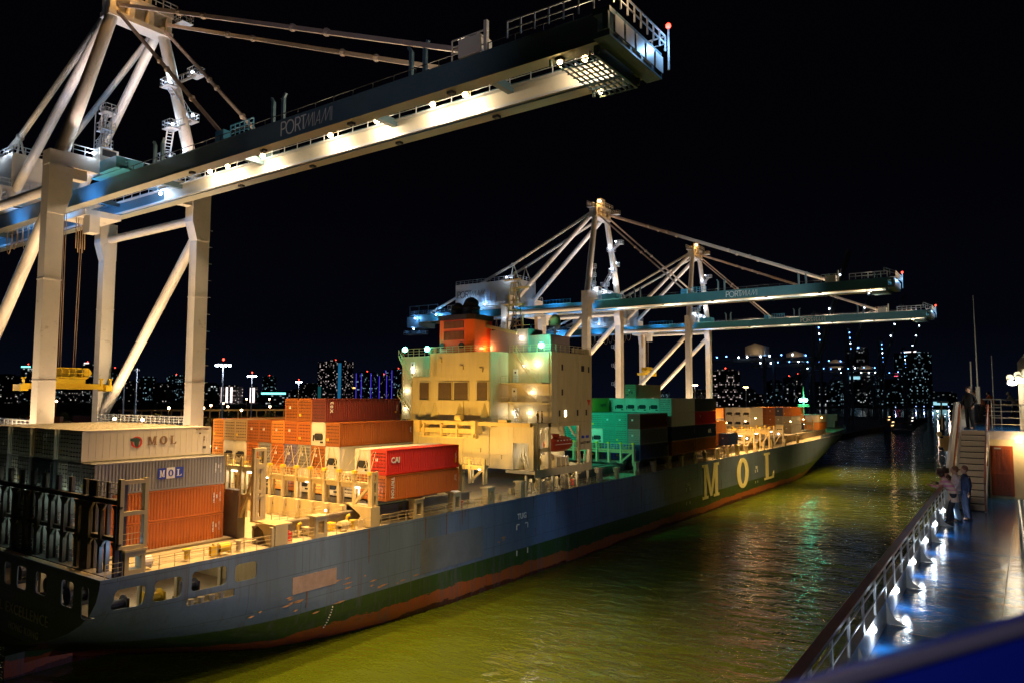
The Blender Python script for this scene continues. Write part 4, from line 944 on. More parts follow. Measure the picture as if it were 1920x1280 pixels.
# --- bays further forward, lower stacks lit by deck floods
def fwd(bay, x, base, rows, y0=None, **k):
    o = {}
    for i, (r, cl) in enumerate(rows.items()):
        o[r] = stack(bay, x, base, r, [None if c is None else (R_(c[2:]) if c[:2] == 'R ' else D_(c)) for c in cl], y=None if y0 is None else y0+2.5*i, nrow=i if y0 is not None else None, **k)
    return o
fwd('fourth bay forward of deckhouse', 160.3, 13.3, {1: ['orange-brown', 'orange'], 2: ['grey', 'orange']})
sF = stack('fourth bay forward of deckhouse', 166.9, 13.3, 0, [D_('navy')], L=20)
sF[0][0]['label'] = 'small dark navy container alone on the side deck beside the yellow lashing bridge'
fwd('fifth bay forward of deckhouse', 187.2, 13.1, {5: ['grey', 'grey', 'orange'], 6: ['grey', 'tan', 'rust brown']})
fwd('sixth bay forward of deckhouse', 215, 13.0, {4: ['grey', 'R cream', 'R cream'], 5: ['grey', 'R cream', 'R cream'], 6: ['grey', 'R cream', 'R cream'], 7: ['grey', 'rust brown', 'rust brown']})
fwd('seventh bay forward of deckhouse', 240.2, 12.9, {2: ['grey', 'grey', 'rust brown'], 3: ['R white', 'grey', 'navy'], 4: ['rust brown', 'rust brown', 'rust brown'], 5: ['grey', 'rust brown', 'rust brown'], 6: ['grey', 'tan', 'tan']})
fwd('eighth bay forward of deckhouse', 262.2, 12.7, {0: ['navy', 'orange', 'orange-brown'], 1: ['navy', 'orange', 'orange'], 2: ['grey', 'orange', 'orange']}, y0=66.4, detail=1)
fwd('foremost bay by the bow', 286, 12.4, {0: ['orange', 'cream'], 1: ['orange', 'cream'], 2: ['orange', 'orange-brown'], 3: ['tan', 'orange']}, y0=63.8, detail=1)
for k, z in enumerate((13.0, 15.7)):
    tk = thing('tank_container', f"round white tank container by the bow, {'lower' if k == 0 else 'upper'} of the two", 'tank container', (256.2, 64.3, z), 0, 'tank containers by the bow')
    e = MB(); e.tube((.2, 1.2, 1.3), (5.8, 1.2, 1.3), 1.15, n=20); e.build('tank_barrel', COLR['cream'], tk, smooth=True)
    e = MB()
    for x in (0, 5.9):
        for y in (0, 2.3): e.box(x, x+.1, y, y+.1, 0, 2.6)
        e.box(x, x+.1, 0, 2.4, 0, .12); e.box(x, x+.1, 0, 2.4, 2.5, 2.6)
    for y in (0, 2.3): e.box(0, 6, y, y+.1, 0, .12)
    e.build('tank_frame', COLR['navy'], tk)

# ================================================================== SHIP-TO-SHORE CRANES
def platform(mb, x, y, z, sx=1.6, sy=1.6, h=1.0, step=.6, r=.03):
    mb.box(x-sx/2, x+sx/2, y-sy/2, y+sy/2, z-.12, z)
    c = [(x-sx/2, y-sy/2, z), (x+sx/2, y-sy/2, z), (x+sx/2, y+sy/2, z), (x-sx/2, y+sy/2, z)]
    for a, b_ in zip(c, c[1:]+c[:1]): mb.rail(a, b_, h, step, 2, r)
def flight(mb, a, b_, w_=.8):
    a, b_ = Vector(a), Vector(b_); sd = Vector((b_.y-a.y, a.x-b_.x, 0)); sd = sd.normalized()*w_/2 if sd.length > .01 else Vector((w_/2, 0, 0))
    for s_ in (-1, 1):
        mb.bar(a+sd*s_, b_+sd*s_, .08, .2); mb.bar(a+sd*s_+Vector((0,0,.95)), b_+sd*s_+Vector((0,0,.95)), .05)
        for k in range(5):
            p = a.lerp(b_, k/4)+sd*s_; mb.bar(p, p+Vector((0,0,.95)), .05)
    n = 10
    for k in range(n): p = a.lerp(b_, (k+.5)/n); mb.bar(p-sd, p+sd, .18, .04)
def crane(xc, zg, label, detail=2, lit=1.0, group='ship-to-shore cranes on the quay', spreader=None):
    c = wthing('container_crane', label, 'crane', (xc, 108, 2.5), group)
    hx = 9.55; YW, YL = 95.0, 121.3; zt = zg+.5
    # legs
    for sx in (-1, 1):
        for Y, kind in ((YW, 'w'), (YL, 'l')):
            m_ = MB(); x = xc+sx*hx
            m_.prism([(x-1.6, 5.0), (x+1.6, 5.0), (x+.95, 9), (x+.95, zt-4), (x-.95, zt-4), (x-.95, 9)], 'y', Y-.85, Y+.85)
            # flared head towards the middle
            inn = -sx*.95
            P_ = [(x-.95, zt-4), (x+.95, zt-4), (x+.95+(.75 if sx < 0 else 0), zt-1.4), (x+.95+(.75 if sx < 0 else 0), zg+2.4), (x-.95-(.75 if sx > 0 else 0), zg+2.4), (x-.95-(.75 if sx > 0 else 0), zt-1.4)]
            m_.prism(P_, 'y', Y-.95, Y+.95)
            if kind == 'w': m_.box(x-1.0, x+1.0, Y-.9, Y+.9, zg+2.4, zg+4.2)
            m_.build('crane_leg', cream, c)
        m_ = MB(); x = xc+sx*hx
        m_.tube((x, YW+.8, zg-.2), (x, YL-.8, zg-.1), .62, n=14); m_.build('upper_tie_tube', cream, c, smooth=True)
        m_ = MB(); m_.tube((x, YW+1.0, zg-2.8), (x, YL-.7, 21.2), .72, n=14); m_.build('diagonal_brace', cream, c, smooth=True)
        m_ = MB(); m_.box(x-.7, x+.7, YW+.8, YL-.8, 18.6, 20.2); m_.build('portal_tie', cream, c)
        m_ = MB(); m_.rail((x-.9, YW+.9, 20.3), (x-.9, YL-.9, 20.3), 1.1, 1.2, 3, .05); m_.rail((x+.9, YW+.9, 20.3), (x+.9, YL-.9, 20.3), 1.1, 1.2, 3, .05); m_.box(x-1, x+1, YW+.9, YL-.9, 20.22, 20.3)
        m_.build('walkway_railing', white, c)
    for Y in (YW, YL):
        m_ = MB(); m_.box(xc-hx-.9, xc+hx+.9, Y-.8, Y+.8, 3.6, 5.4)
        for sx in (-1, 1):
            for d_ in (-2.2, -.8, .8, 2.2): m_.tube((xc+sx*hx+d_, Y-.4, 3.1), (xc+sx*hx+d_, Y+.4, 3.1), .55, n=12)
        m_.build('sill_beam', cream, c)
    if detail > 1:
        for sx in (-1, 1):
            for Y in (YW, YL):
                m_ = MB(); x = xc+sx*hx
                for z in (14, 26, 38): m_.box(x-1.0, x+1.0, Y-.9, Y+.9, z, z+.16)
                m_.build('bolted_flange', cream, c)
        m_ = MB()
        for xo_ in (.2, .65): m_.bar((xc+hx+1.05, YW-xo_, 5), (xc+hx+1.05, YW-xo_, zg+2), .06)
        for k in range(110): m_.bar((xc+hx+1.05, YW-.65, 5.2+.42*k), (xc+hx+1.05, YW-.2, 5.2+.42*k), .04)
        for k in range(18): m_.tube((xc+hx+1.0, YW-.42, 7+2.4*k), (xc+hx+1.7, YW-.42, 7+2.4*k), .05, n=6)
        m_.build('leg_ladder', galv, c)
    m_ = MB(); prev = None; xs_ = xc-hx-1.9
    for k in range(13):
        z = 5+3.35*k; yy = YL-1.2+(2.4 if k % 2 else 0); m_.box(xs_-.7, xs_+.7, yy-.8, yy+.8, z-.1, z); m_.rail((xs_-.7, yy-.8, z), (xs_-.7, yy+.8, z), 1.0, .8, 2, .05); m_.rail((xs_-.7, yy-.8, z), (xs_+.7, yy-.8, z), 1.0, .7, 2, .05)
        if prev: flight(m_, prev, (xs_, yy, z), .9)
        prev = (xs_, yy, z)
        if k % 2 == 0: lamp(c, (xs_-1.3, YL-1.6, z+1.5), (.75,.85,1), 260*lit, radius=.1)
    m_.build('leg_stair', galv, c)
    # portal beams across the top
    m_ = MB(); m_.box(xc-hx+1, xc+hx-1, YW-.9, YW+.9, zg+2.5, zg+4.3); m_.box(xc-hx+.9, xc-hx+3.4, YW-.7, YW+.7, zg+1.2, zg+2.5); m_.box(xc+hx-3.4, xc+hx-.9, YW-.7, YW+.7, zg+1.2, zg+2.5)
    m_.build('portal_beam', cream, c)
    m_ = MB(); m_.box(xc-hx+1, xc+hx-1, YL-.9, YL+.9, zg+2.5, zg+5.2); m_.build('portal_beam', cream, c)
    m_ = MB(); m_.rail((xc-hx+1.6, YW-.85, zg+4.3), (xc+hx-1, YW-.85, zg+4.3), 1.1, 1.4, 2, .045); m_.rail((xc-hx+1.6, YL-.85, zg+5.2), (xc+hx-1, YL-.85, zg+5.2), 1.1, 1.4, 2, .045)
    m_.build('beam_railing', galv, c)
    m_ = MB(); m_.box(xc-4.9, xc-2.6, YW-1.0, YW+.6, zg+3.4, zg+5.9); kb = m_.build('electrical_cabin', cream, c)
    m_ = MB(); m_.box(xc-4.6, xc-2.9, YW-1.06, YW-1.0, zg+4.9, zg+5.7); m_.build('cabin_window', dark, kb)
    # girders with flange, walkway inside; slender boom out over the water
    for sx in (-1, 1):
        xo = xc+sx*3.75; xi = xc+sx*2.55; x0, x1 = min(xo, xi), max(xo, xi)
        m_ = MB(); m_.box(x0, x1, 24, 160, zg+.12, zg+2.05); m_.box(x0-.08, x1+.08, 23.8, 160, zg, zg+.12); m_.box(x0-.05, x1+.05, 24, 160, zg+2.05, zg+2.15)
        gi = m_.build('boom_girder', teal if detail > 1 else paint('far_teal_paint', (.03, .16, .18), .4, vary=.14, scale=.3), c)
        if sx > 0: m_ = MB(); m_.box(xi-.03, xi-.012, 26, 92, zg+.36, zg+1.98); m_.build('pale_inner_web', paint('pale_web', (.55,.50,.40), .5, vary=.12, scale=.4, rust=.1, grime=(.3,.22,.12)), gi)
        m_ = MB(); m_.box(x0-.07, x1+.07, 24, 159, zg-.02, zg-.003); m_.build('lower_flange', paint('flange_grey', (.34,.33,.27), .5, vary=.1, scale=.4), gi)
        m_ = MB(); wx = xc+sx*2.05; wz = zg+(1.75 if sx > 0 else .75); m_.box(min(wx, xi), max(wx, xi), 26, 150, wz, wz+.07)
        m_.rail((wx, 27, wz+.07), (wx, 150, wz+.07), 1.05, 2.2, 2, .035); m_.build('girder_walkway', galv, gi)
        m_ = MB(); m_.rail((xo, 26, zg+2.15), (xo, 93, zg+2.15), .55, 2.6, 1, .03); m_.build('girder_handrail', dark, gi)
        m_ = MB(); m_.box(xi-sx*.35 if sx > 0 else xi, xi if sx > 0 else xi+.35, 24, 158, zg+.13, zg+.35); m_.build('trolley_rail', galv, gi)
    for Y in (25, 36, 50, 71, 88, 104, 120, 140, 158):
        m_ = MB(); m_.box(xc-2.6, xc+2.6, Y-.3, Y+.3, zg+1.3, zg+2.0); m_.build('cross_tie', teal, c)
    # boom stops (upright horns)
    for Y in (42.5, 61.5, 84):
        m_ = MB()
        for dy in (0, -1.6): m_.bar((xc-3.2, Y+dy, zg+2.1), (xc-3.2, Y+dy, zg+4.6), .35, .3); m_.bar((xc-3.2, Y+dy, zg+4.6), (xc-3.2, Y+dy-.35*(1 if dy else -1), zg+5.1), .25)
        m_.build('boom_rest_horn', teal, c)
    portmiami(1.35, (xc-3.86, 59.3, zg+.42), '-x', marking, c)
    # boom tip platforms
    m_ = MB(); m_.box(xc-4.4, xc+4.4, 22.7, 24, zg-.1, zg+.35); m_.box(xc-4.4, xc+4.4, 22.7, 24, zg+1.6, zg+2.0)
    for k in range(6): m_.box(xc-4.4+1.7*k-.12, xc-4.4+1.7*k+.12, 22.75, 23.2, zg+.35, zg+1.6)
    
    for k in range(8): m_.bar((xc-3.4, 24.4+k*.45, zg-.65), (xc+3.4, 24.4+k*.45, zg-.65), .1, .1)
    for k in range(9): m_.bar((xc-3.4+.85*k, 24.3, zg-.7), (xc-3.4+.85*k, 27.7, zg-.7), .08, .1)
    m_.box(xc-3.4, xc+3.4, 24.3, 24.5, zg-.75, zg+.3)
    for sx in (-1, 1): m_.bar((xc+sx*3.3, 24.2, zg-.6), (xc+sx*3.3, 24.2, zg+.2), .2); m_.bar((xc+sx*3.3, 28.2, zg-.6), (xc+sx*3.3, 28.2, zg+.2), .2)
    m_.build('boom_tip_beam', teal, c)
    m_ = MB(); m_.rail((xc-4.3, 24, zg+2.2), (xc-4.3, 31.5, zg+2.2), 1.3, 1.3, 2, .055); m_.rail((xc-4.4, 22.4, zg+2.1), (xc+4.4, 22.4, zg+2.1), 1.25, 1.1, 2, .055); m_.rail((xc-4.4, 22.4, zg+2.1), (xc-4.4, 24.6, zg+3.1), 1.2, 1, 2, .05)
    m_.rail((xc+4.4, 22.4, zg+2.1), (xc+4.4, 24.6, zg+2.1), 1.2, 1, 2, .05); m_.rail((xc-3, 25, zg-.6), (xc+3.3, 25, zg-.6), 1.1, 1, 2, .05); m_.bar((xc+4.6, 22.2, zg+.6), (xc+4.6, 22.2, zg+4.0), .12)
    for k in range(5): m_.box(xc-3.8+1.7*k, xc-2.5+1.7*k, 22.55, 22.6, zg+.3, zg+1.6)
    m_.build('tip_railing', galv, c)
    m_ = MB(); m_.rail((xc-3.7, 34, zg+2.2), (xc-3.7, 37.5, zg+2.2), 1.7, .9, 3, .05); m_.box(xc-4.0, xc-2.4, 34.4, 36.6, zg+2.1, zg+3.6); m_.box(xc-3.9, xc-3.6, 33.8, 34.1, zg+2.1, zg+4.6)
    m_.build('stay_bracket', cream, c)
    m_ = MB(); m_.box(xc+2.7, xc+3.6, 69.5, 71, zg+2.1, zg+3.4); m_.build('stay_bracket', teal, c); m_ = MB(); m_.box(xc-3.6, xc-2.7, 69.5, 71, zg+2.1, zg+3.4); m_.rail((xc-3.4, 64.5, zg+2.2), (xc-3.4, 68.5, zg+2.2), 1.4, .8, 3, .05); m_.build('stay_bracket', paint('bright_blue_steel', (.05,.3,.5), .4), c)
    # A-frame
    za = 75.0; ax = 3.2
    for sx in (-1, 1):
        m_ = MB(); m_.tube((xc+sx*9.0, YW, zg+3.8), (xc+sx*ax, 95.6, za-.3), .85, .75, n=16); m_.build('a_frame_leg', cream, c, smooth=True)
        m_ = MB(); m_.tube((xc+sx*4.2, YL, zg+4.5), (xc+sx*ax, 96.4, za-.3), .62, n=12); m_.build('a_frame_back_leg', cream, c, smooth=True)
        m_ = MB(); jx, jy, jz = xc+sx*3.1, 123.2, 63.2
        m_.tube((xc+sx*ax, 96.8, za), (jx, jy, jz), .42, n=10); m_.tube((jx, jy, jz), (jx, 157, zg+2.2), .42, n=10); m_.tube((jx, jy, jz), (jx, jy-3.4, zg+7.5), .16); m_.tube((jx, jy, jz), (jx, jy+1.4, zg+8.6), .16)
        m_.ball((jx, jy, jz), .6); m_.build('backstay', cream, c, smooth=True)
        stay = paint('stay_brown', (.42, .33, .29), .5, vary=.1)
        m_ = MB(); a, b_ = Vector((xc+sx*ax, 94.2, za-.2)), Vector((xc+sx*3.3, 37, zg+3.2))
        m_.bar(a, b_, .30, .42)
        for t in (.25, .34, .62, .71): p = a.lerp(b_, t); m_.ball(p, .42, 6, 4)
        m_.build('forestay', stay, c)
        m_ = MB(); a, b_ = Vector((xc+sx*ax, 94.6, za-1.0)), Vector((xc+sx*3.3, 70.3, zg+3.2))
        m_.bar(a, b_, .30, .36)
        for t in (.45, .52, .75): p = a.lerp(b_, t); m_.ball(p, .40, 6, 4)
        m_.build('forestay', stay, c)
    m_ = MB(); 
    for z0, z1 in ((za-1.6, za-.9), (za+1.2, za+1.9)): m_.box(xc-ax-1.1, xc+ax+1.1, 94.6, 97.0, z0, z1)
    for k in range(4): x = xc-ax-.6+k*(2*ax+1.2)/3; m_.box(x-.35, x+.35, 94.7, 96.9, za-.9, za+1.2)
    m_.box(xc-ax-1, xc+ax+1, 95.9, 96.1, za-.9, za+1.2); m_.box(xc-1.2, xc-.9, 94.9, 96, za+1.9, za+4.0); m_.box(xc+1.0, xc+1.3, 94.9, 96, za+1.9, za+4.0); m_.box(xc-1.2, xc+1.3, 94.9, 95.2, za+3.8, za+4.1)
    ap = m_.build('apex_beam', cream, c)
    m_ = MB(); m_.rail((xc-4.6, 94.2, za+1.9), (xc+4.6, 94.2, za+1.9), 1.1, 1, 2, .05); m_.rail((xc-4.6, 97.4, za+1.9), (xc+4.6, 97.4, za+1.9), 1.1, 1, 2, .05); platform(m_, xc+5.2, 93.6, za+.6, 1.6, 2.2); platform(m_, xc-5.0, 96, za+1.0, 1.4, 1.8)
    m_.build('apex_railing', galv, ap)
    # zigzag stair platforms beside the far A-frame leg, and the short stair tower near the cabin
    def legx(z): return xc+9.0+(ax-9.0)*(z-zg-3.8)/(za-zg-3.8)
    m_ = MB(); prev = None
    for k, (z, off, yy) in enumerate(((zg+5.0, -3.0, 96.5), (zg+7.6, -2.4, 97.5), (zg+11.2, -2.6, 94.4), (zg+13.4, 1.2, 95.2), (zg+17.0, -1.5, 94.6), (zg+19.6, 2.6, 93.8))):
        x = legx(z)+off; platform(m_, x, yy, z, 1.5, 2.0)
        if prev: flight(m_, prev, (x, yy, z))
        prev = (x, yy, z)
    m_.build('access_stair', galv, c)
    m_ = MB()
    for z in (zg+4.4, zg+6.8, zg+9.2, zg+11.6): platform(m_, xc-3.2+.4*(z % 2), 97.0, z, 1.5, 1.9, 1.0, .7)
    for x in (xc-3.9, xc-2.6):
        for y in (96.1, 97.8): m_.bar((x, y, zg+4), (x, y, zg+11.5), .1)
    for k in range(3): flight(m_, (xc-3.7, 96.5+.9*(k % 2), zg+4.4+2.4*k), (xc-2.7, 97.4-.9*(k % 2), zg+6.8+2.4*k), .5)
    m_.build('stair_tower', galv, c)
    # machinery house and rear gear
    mh = MB(); mh.box(xc-4.9, xc+4.9, 120.6, 143.8, zg+4.1, zg+10.4); mh.prism([(120.6, zg+2.2), (143.8, zg+2.2), (141, zg+4.1), (124, zg+4.1)], 'x', xc-4.4, xc+4.4)
    ho = mh.build('machinery_house', cream, c)
    m_ = MB(); m_.rail((xc-4.8, 120.7, zg+10.4), (xc-4.8, 143.7, zg+10.4), 1.1, 1.6, 2, .05); m_.rail((xc-4.8, 120.7, zg+10.4), (xc+4.8, 120.7, zg+10.4), 1.1, 1.6, 2, .05); m_.build('roof_railing', galv, ho)
    portmiami(1.95, (xc-4.96, 142.9, zg+6.2), '-x', darkmark, ho)
    m_ = MB()
    for k in range(3): m_.box(xc-5.3, xc-4.95, 128+2.2*k, 129.6+2.2*k, zg+4.4, zg+6.8+(k % 2)*1.2)
    m_.rail((xc-6.0, 119, zg+3.0), (xc-6.0, 146, zg+3.0), 1.1, 1.4, 2, .05); m_.box(xc-6.1, xc-4.9, 119, 146, zg+2.9, zg+3.0); m_.build('house_side_gear', galv, ho)
    m_ = MB(); 
    for Y in (150, 156, 161): platform(m_, xc-3.4, Y, zg+2.3, 2.2, 5.0, 1.2, 1.0, .05); platform(m_, xc+2.2, Y, zg+2.3, 2.2, 5.0, 1.2, 1.0, .05)
    m_.box(xc-4, xc+4, 160, 165, zg-1.5, zg+1.8)
    for y in (152, 156, 160, 164): m_.bar((xc-3.8, y, zg+2), (xc-3.8, y, zg+5.2), .16)
    m_.bar((xc-3.8, 152, zg+5.2), (xc-3.8, 164, zg+5.2), .2); platform(m_, xc-3, 162, zg-3.8, 3, 8, 1.1, 1.2, .05); m_.build('rear_platform', teal, c)
    m_ = MB()
    for a_, b_ in ((103, 112), (88, 96)):
        m_.rail((xc-4.3, a_, zg+2.2), (xc-4.3, b_, zg+2.2), 1.1, 1.1, 3, .04); m_.box(xc-4.9, xc-3.8, a_, b_, zg+2.12, zg+2.2)
    m_.box(xc-5.5, xc-2.2, 88.5, 92.6, zg+2.2, zg+3.6); m_.build('blue_equipment_rack', paint('blue_equipment', (.05, .28, .42), .4, vary=.15), c)
    # trolley with cab, festoon loops and hoist ropes
    m_ = MB(); ty = 116.5 if spreader is None else spreader[0]
    m_.box(xc-2.4, xc+2.4, ty-3.2, ty+3.2, zg-.9, zg-.1); m_.box(xc-2.2, xc-.9, ty-4.2, ty-2.4, zg-3.4, zg-1.0); m_.rail((xc-2.6, ty-3.2, zg-.1), (xc-2.6, ty+3.2, zg-.1), .8, 1.0, 2, .04); m_.build('trolley', cream, c)
    m_ = MB()
    for k in range(9):
        y0 = ty+3.5+k*1.9; pts = [(xc-2.9, y0+.95-.85*math.cos(t*math.pi/6), zg-.3-(2.6+.5*(k % 3))*math.sin(t*math.pi/6)**.6) for t in range(7)]; m_.path(pts, .05, 5)
    for k in range(5): m_.path([(xc-2.3+.28*k, ty-.6, zg-.9), (xc-2.3+.28*k, ty-.7, zg-4.5-.5*(k % 2)), (xc-2.15+.28*k, ty-.4, zg-5.2-.5*(k % 2)), (xc-2.05+.28*k, ty-.1, zg-.9)], .06, 5)
    m_.build('festoon_chain', paint('festoon', (.45,.30,.16), .5), c)
    # lamps
    ys = (28, 40.3, 44.2, 51.5, 58.3, 69.7, 76.4, 80) if detail > 1 else (28, 40, 52, 64, 76, 88)
    for i, Y in enumerate(ys):
        m_ = MB(); m_.ball((xc+1.5, Y, zg+1.9), .26 if detail > 1 else .16); fo_ = m_.build('boom_lamp', G_warm, c, smooth=True)
        lamp(fo_, (xc+.9, Y, zg+1.3), (1,.80,.54), (640 if detail > 1 else 2000)*lit, radius=.2)
    cool = [(xc-2, 95.5, zg+5.2), (xc-5.6, 94, zg+4.9), (xc-1, 93.8, zg+4.9), (xc+3, 94, zg+4.7), (xc-2.4, 99, zg+1.4), (xc-2.4, 102, zg+1.4), (xc-2.4, 106, zg+1.4), (xc-2.4, 110, zg+1.4), (xc+2.0, 92, zg+1.2)]
    for k, z in enumerate((zg+7.8, zg+11.6, zg+13.8, zg+17.5, zg+20)): cool.append((legx(z)+(-1.2, -1.8, 1.6, -1, 3.0)[k], 95.2, z+.6))
    cool += [(xc-5.6, 124, zg+11), (xc-5.6, 132, zg+3.6), (xc-5.6, 138, zg+3.6), (xc-4.6, 152, zg+1.8), (xc-4.6, 161, zg+1.2), (xc-3.0, 163, zg-2.0), (xc-4.2, 90, zg+3.2)]
    for sx in (-1, 1): lamp(c, (xc+sx*7, 91, zg+4.5), (1,.78,.72), 2600*lit, 'SPOT', .3, aim=(xc+sx*4, 96, za), angle=80); lamp(c, (xc+sx*5, 101, zg+5), (.75,.75,1), 2200*lit, 'SPOT', .3, aim=(xc+sx*4, 100, za), angle=90)  # added spots without fixtures, brightening the A-frame
    for Y in (98, 108, 120, 134, 150): lamp(c, (xc-6.2, Y, zg+.2), (.10,.42,1), 900*lit, 'SPOT', .2, aim=(xc-3.5, Y, zg+1.8), angle=130); lamp(c, (xc-1.5, Y-4, zg+.1), (.10,.42,1), 900*lit, 'SPOT', .2, aim=(xc+2.5, Y-4, zg+1.3), angle=140)  # added blue spots without fixtures, tinting the landside girders
    lamp(c, (xc-3.0, 21.3, zg+2.9), WARM, 160*lit, radius=.1); lamp(c, (xc+4.0, 21.4, zg+2.4), (.3,.6,1), 300*lit, radius=.1); lamp(c, (xc+1, 25, zg+2.8), (.4,.65,1), 160*lit, radius=.1)
    for i, p in enumerate(cool):
        m_ = MB(); m_.ball(p, .2); fo_ = m_.build('led_lamp', G_cool, c, smooth=True); lamp(fo_, (p[0]-.35, p[1]-.15, p[2]+.1), (.22, .5, 1), 700*lit, 'SPOT', .15, aim=(p[0]+4, p[1], p[2]+.8), angle=150) if 4 <= i <= 7 else lamp(fo_, (p[0]-.35, p[1]-.15, p[2]+.1), (.22, .5, 1) if (4 <= i <= 7 or i > 14) else COOL, (700 if (4 <= i <= 7 or i > 14) else 190)*lit, radius=.15)
    m_ = MB(); m_.ball((xc-3.6, 94, za+2.6), .32); fo_ = m_.build('apex_lamp', G_warm, c, smooth=True); lamp(fo_, (xc-3.6, 93.4, za+2.6), SOD, 500*lit, radius=.2); 
    m_ = MB(); m_.ball((xc+4.6, 22.2, zg+4.2), .22); m_.build('beacon', G_red, c, smooth=True)
    # floodlights under the boom shining down on the ship and the channel
    for Y, p in ((27.5, .8), (38, .55), (50, .9), (63, 1.3), (76, .9)):
        for sx in (-1, 1):
            m_ = MB(); m_.box(xc+sx*3.15-.25, xc+sx*3.15+.25, Y-.3, Y+.3, zg-.25, zg-.02); fo_ = m_.build('floodlight', dark, c)
            if Y < 30: m_ = MB(); m_.ball((xc+sx*3.15, Y, zg-.35), .2); m_.build('flood_lens', G_warm, fo_, smooth=True)
            lamp(fo_, (xc+sx*3.15, Y, zg-.45), (1, .60, .23), (36000 if detail > 1 else 44000)*p*lit, 'SPOT', .35, aim=(xc+sx*3.2, Y+1, 0), angle=84, blend=.9)
    for p0, p1, e_ in (((xc-21, 93.3, 6), (xc-9.5, 95.5, 30), 26000), ((xc-2, 93, 5), (xc+9.0, 95.5, 30), 20000), ((xc+1, 99, 6), (xc+9.2, 121, 30), 22000), ((xc-17, 112, 6), (xc-9.2, 121, 30), 16000), ((xc-8, 90.6, 9), (xc-9.6, 95, 26), 2500)):  # added spots without fixtures, brightening the legs from quay level
        lamp(c, p0, (1, .72, .42), e_*lit, 'SPOT', .4, aim=p1, angle=62, blend=.7)
    # floods at walkway height that light the legs and braces
    for x, y, z, p in ((xc+5.5, 92.0, 6, 15000), (xc-5.5, 92.0, 6, 15000), (xc+7.2, 112, 20.9, 2600), (xc+7.2, 104, 20.9, 2600), (xc-11.6, 112, 20.9, 2600), (xc-3, 91.4, 17, 5000), (xc-13, 98, 14, 6000)):
        m_ = MB(); m_.ball((x, y, z), .22); fo_ = m_.build('leg_floodlight', G_warm, c, smooth=True); sg = 1 if x > xc else -1; lamp(fo_, (x, y, z+.3), (1, .70, .40), p*lit*1.3, 'SPOT', .3, aim=((xc+sg*9.4, 95.5, 34) if y < 100 else (xc+sg*9.5, 108, 46)), angle=(74 if y < 100 else 130), blend=.5)
    return c
c1 = crane(48.0, 49.5, 'nearest cream crane with the long dark boom reaching over the stern containers', spreader=(106, 26))
c2 = crane(177.6, 48.0, 'middle cream crane standing just beyond the deckhouse with its boom over the bow', 1)
c3 = crane(248.6, 47.9, 'farthest of the three cream cranes, lower boom in view, towards the bow', 1)

def spreader(x, y, z, label, ztop):
    s_ = wthing('spreader', label, 'spreader', (x, y, z))
    m_ = MB(); m_.box(x-5.3, x+5.3, y-.35, y+.35, z, z+.75)
    for sx in (-1, 1): m_.box(x+sx*5.3-.45, x+sx*5.3+.45, y-1.15, y+1.15, z-.25, z+.6); 
    m_.build('spreader_beam', yellow, s_)
    for sx in (-1, 1):
        for d_ in (0, -1.2): 
            m_ = MB(); m_.box(x+sx*(5.4+d_)-.12, x+sx*(5.4+d_)+.12, y-1.2, y-.9, z+.5, z+1.4); m_.box(x+sx*(5.4+d_)-.25, x+sx*(5.4+d_)+.25, y-1.2, y-.9, z+1.3, z+1.5); m_.build('guide_flipper', yellow, s_)
    m_ = MB(); m_.box(x-2.2, x+2.2, y-.9, y+.9, z+.75, z+1.35); m_.box(x-2.6, x+2.6, y-1, y-.85, z+1.5, z+1.65); m_.box(x-2.6, x+2.6, y-1, y-.85, z+2.7, z+2.85); m_.box(x-2.6, x+2.6, y-1, y-.85, z+2.1, z+2.2)
    for k in range(7): m_.box(x-2.6+.85*k, x-2.5+.85*k, y-1, y-.85, z+1.5, z+2.85)
    m_.box(x-2.6, x+2.6, y+.8, y+.95, z+1.5, z+2.8); m_.box(x-2.4, x+2.4, y-.85, y+.8, z+1.36, z+1.5); m_.tube((x+2.4, y-.9, z+2.2), (x+2.4, y+.9, z+2.2), .55, n=12); m_.build('headblock', yellow, s_)
    m_ = MB()
    for sx in (-.9, .9):
        for k in range(2): m_.tube((x+sx+.25*k, y, z+2.7), (x+sx*1.2+.25*k, y, ztop), .05, n=5)
    m_.build('hoist_rope', paint('rope_brown', (.25,.17,.12), .6), s_); return s_
spreader(45.5, 106, 25.2, 'bright yellow spreader hanging between the legs of the nearest crane', 49)
spreader(248.6, 115, 32.3, 'yellow spreader hanging high behind the white reefers, under the farthest cream crane', 47.2)
# cable reel on the near crane
r_ = MB(); 
cr = wthing('cable_reel', 'big spoked cable reel wheel lit blue and yellow beside the nearest crane', 'cable reel', (33.0, 96.5, 15))
R_c = Vector((30.4, 97.0, 20.6)); rad = 4.2
for k in range(40): a = 6.28318*k/40; b_ = 6.28318*(k+1)/40; r_.tube(R_c+Vector((rad*math.cos(a), -.3, rad*math.sin(a))), R_c+Vector((rad*math.cos(b_), -.3, rad*math.sin(b_))), .14, n=6, caps=False); r_.tube(R_c+Vector((rad*math.cos(a), .3, rad*math.sin(a))), R_c+Vector((rad*math.cos(b_), .3, rad*math.sin(b_))), .14, n=6, caps=False)
r_.build('reel_rim', cream, cr)
r_ = MB()
for k in range(48): a = 6.28318*k/48; r_.bar(R_c+Vector((0, -.35, 0)), R_c+Vector((rad*math.cos(a), -.3, rad*math.sin(a))), .07)
r_.tube(R_c+Vector((0,-.5,0)), R_c+Vector((0,.5,0)), .6, n=14); r_.tube(R_c+Vector((0,0,-.1)), R_c+Vector((0,.2,-.1)), 2.6, n=28); r_.box(R_c.x-.4, R_c.x+.4, 96.9, 97.5, 2.5, R_c.z); r_.build('reel_spokes', white, cr)
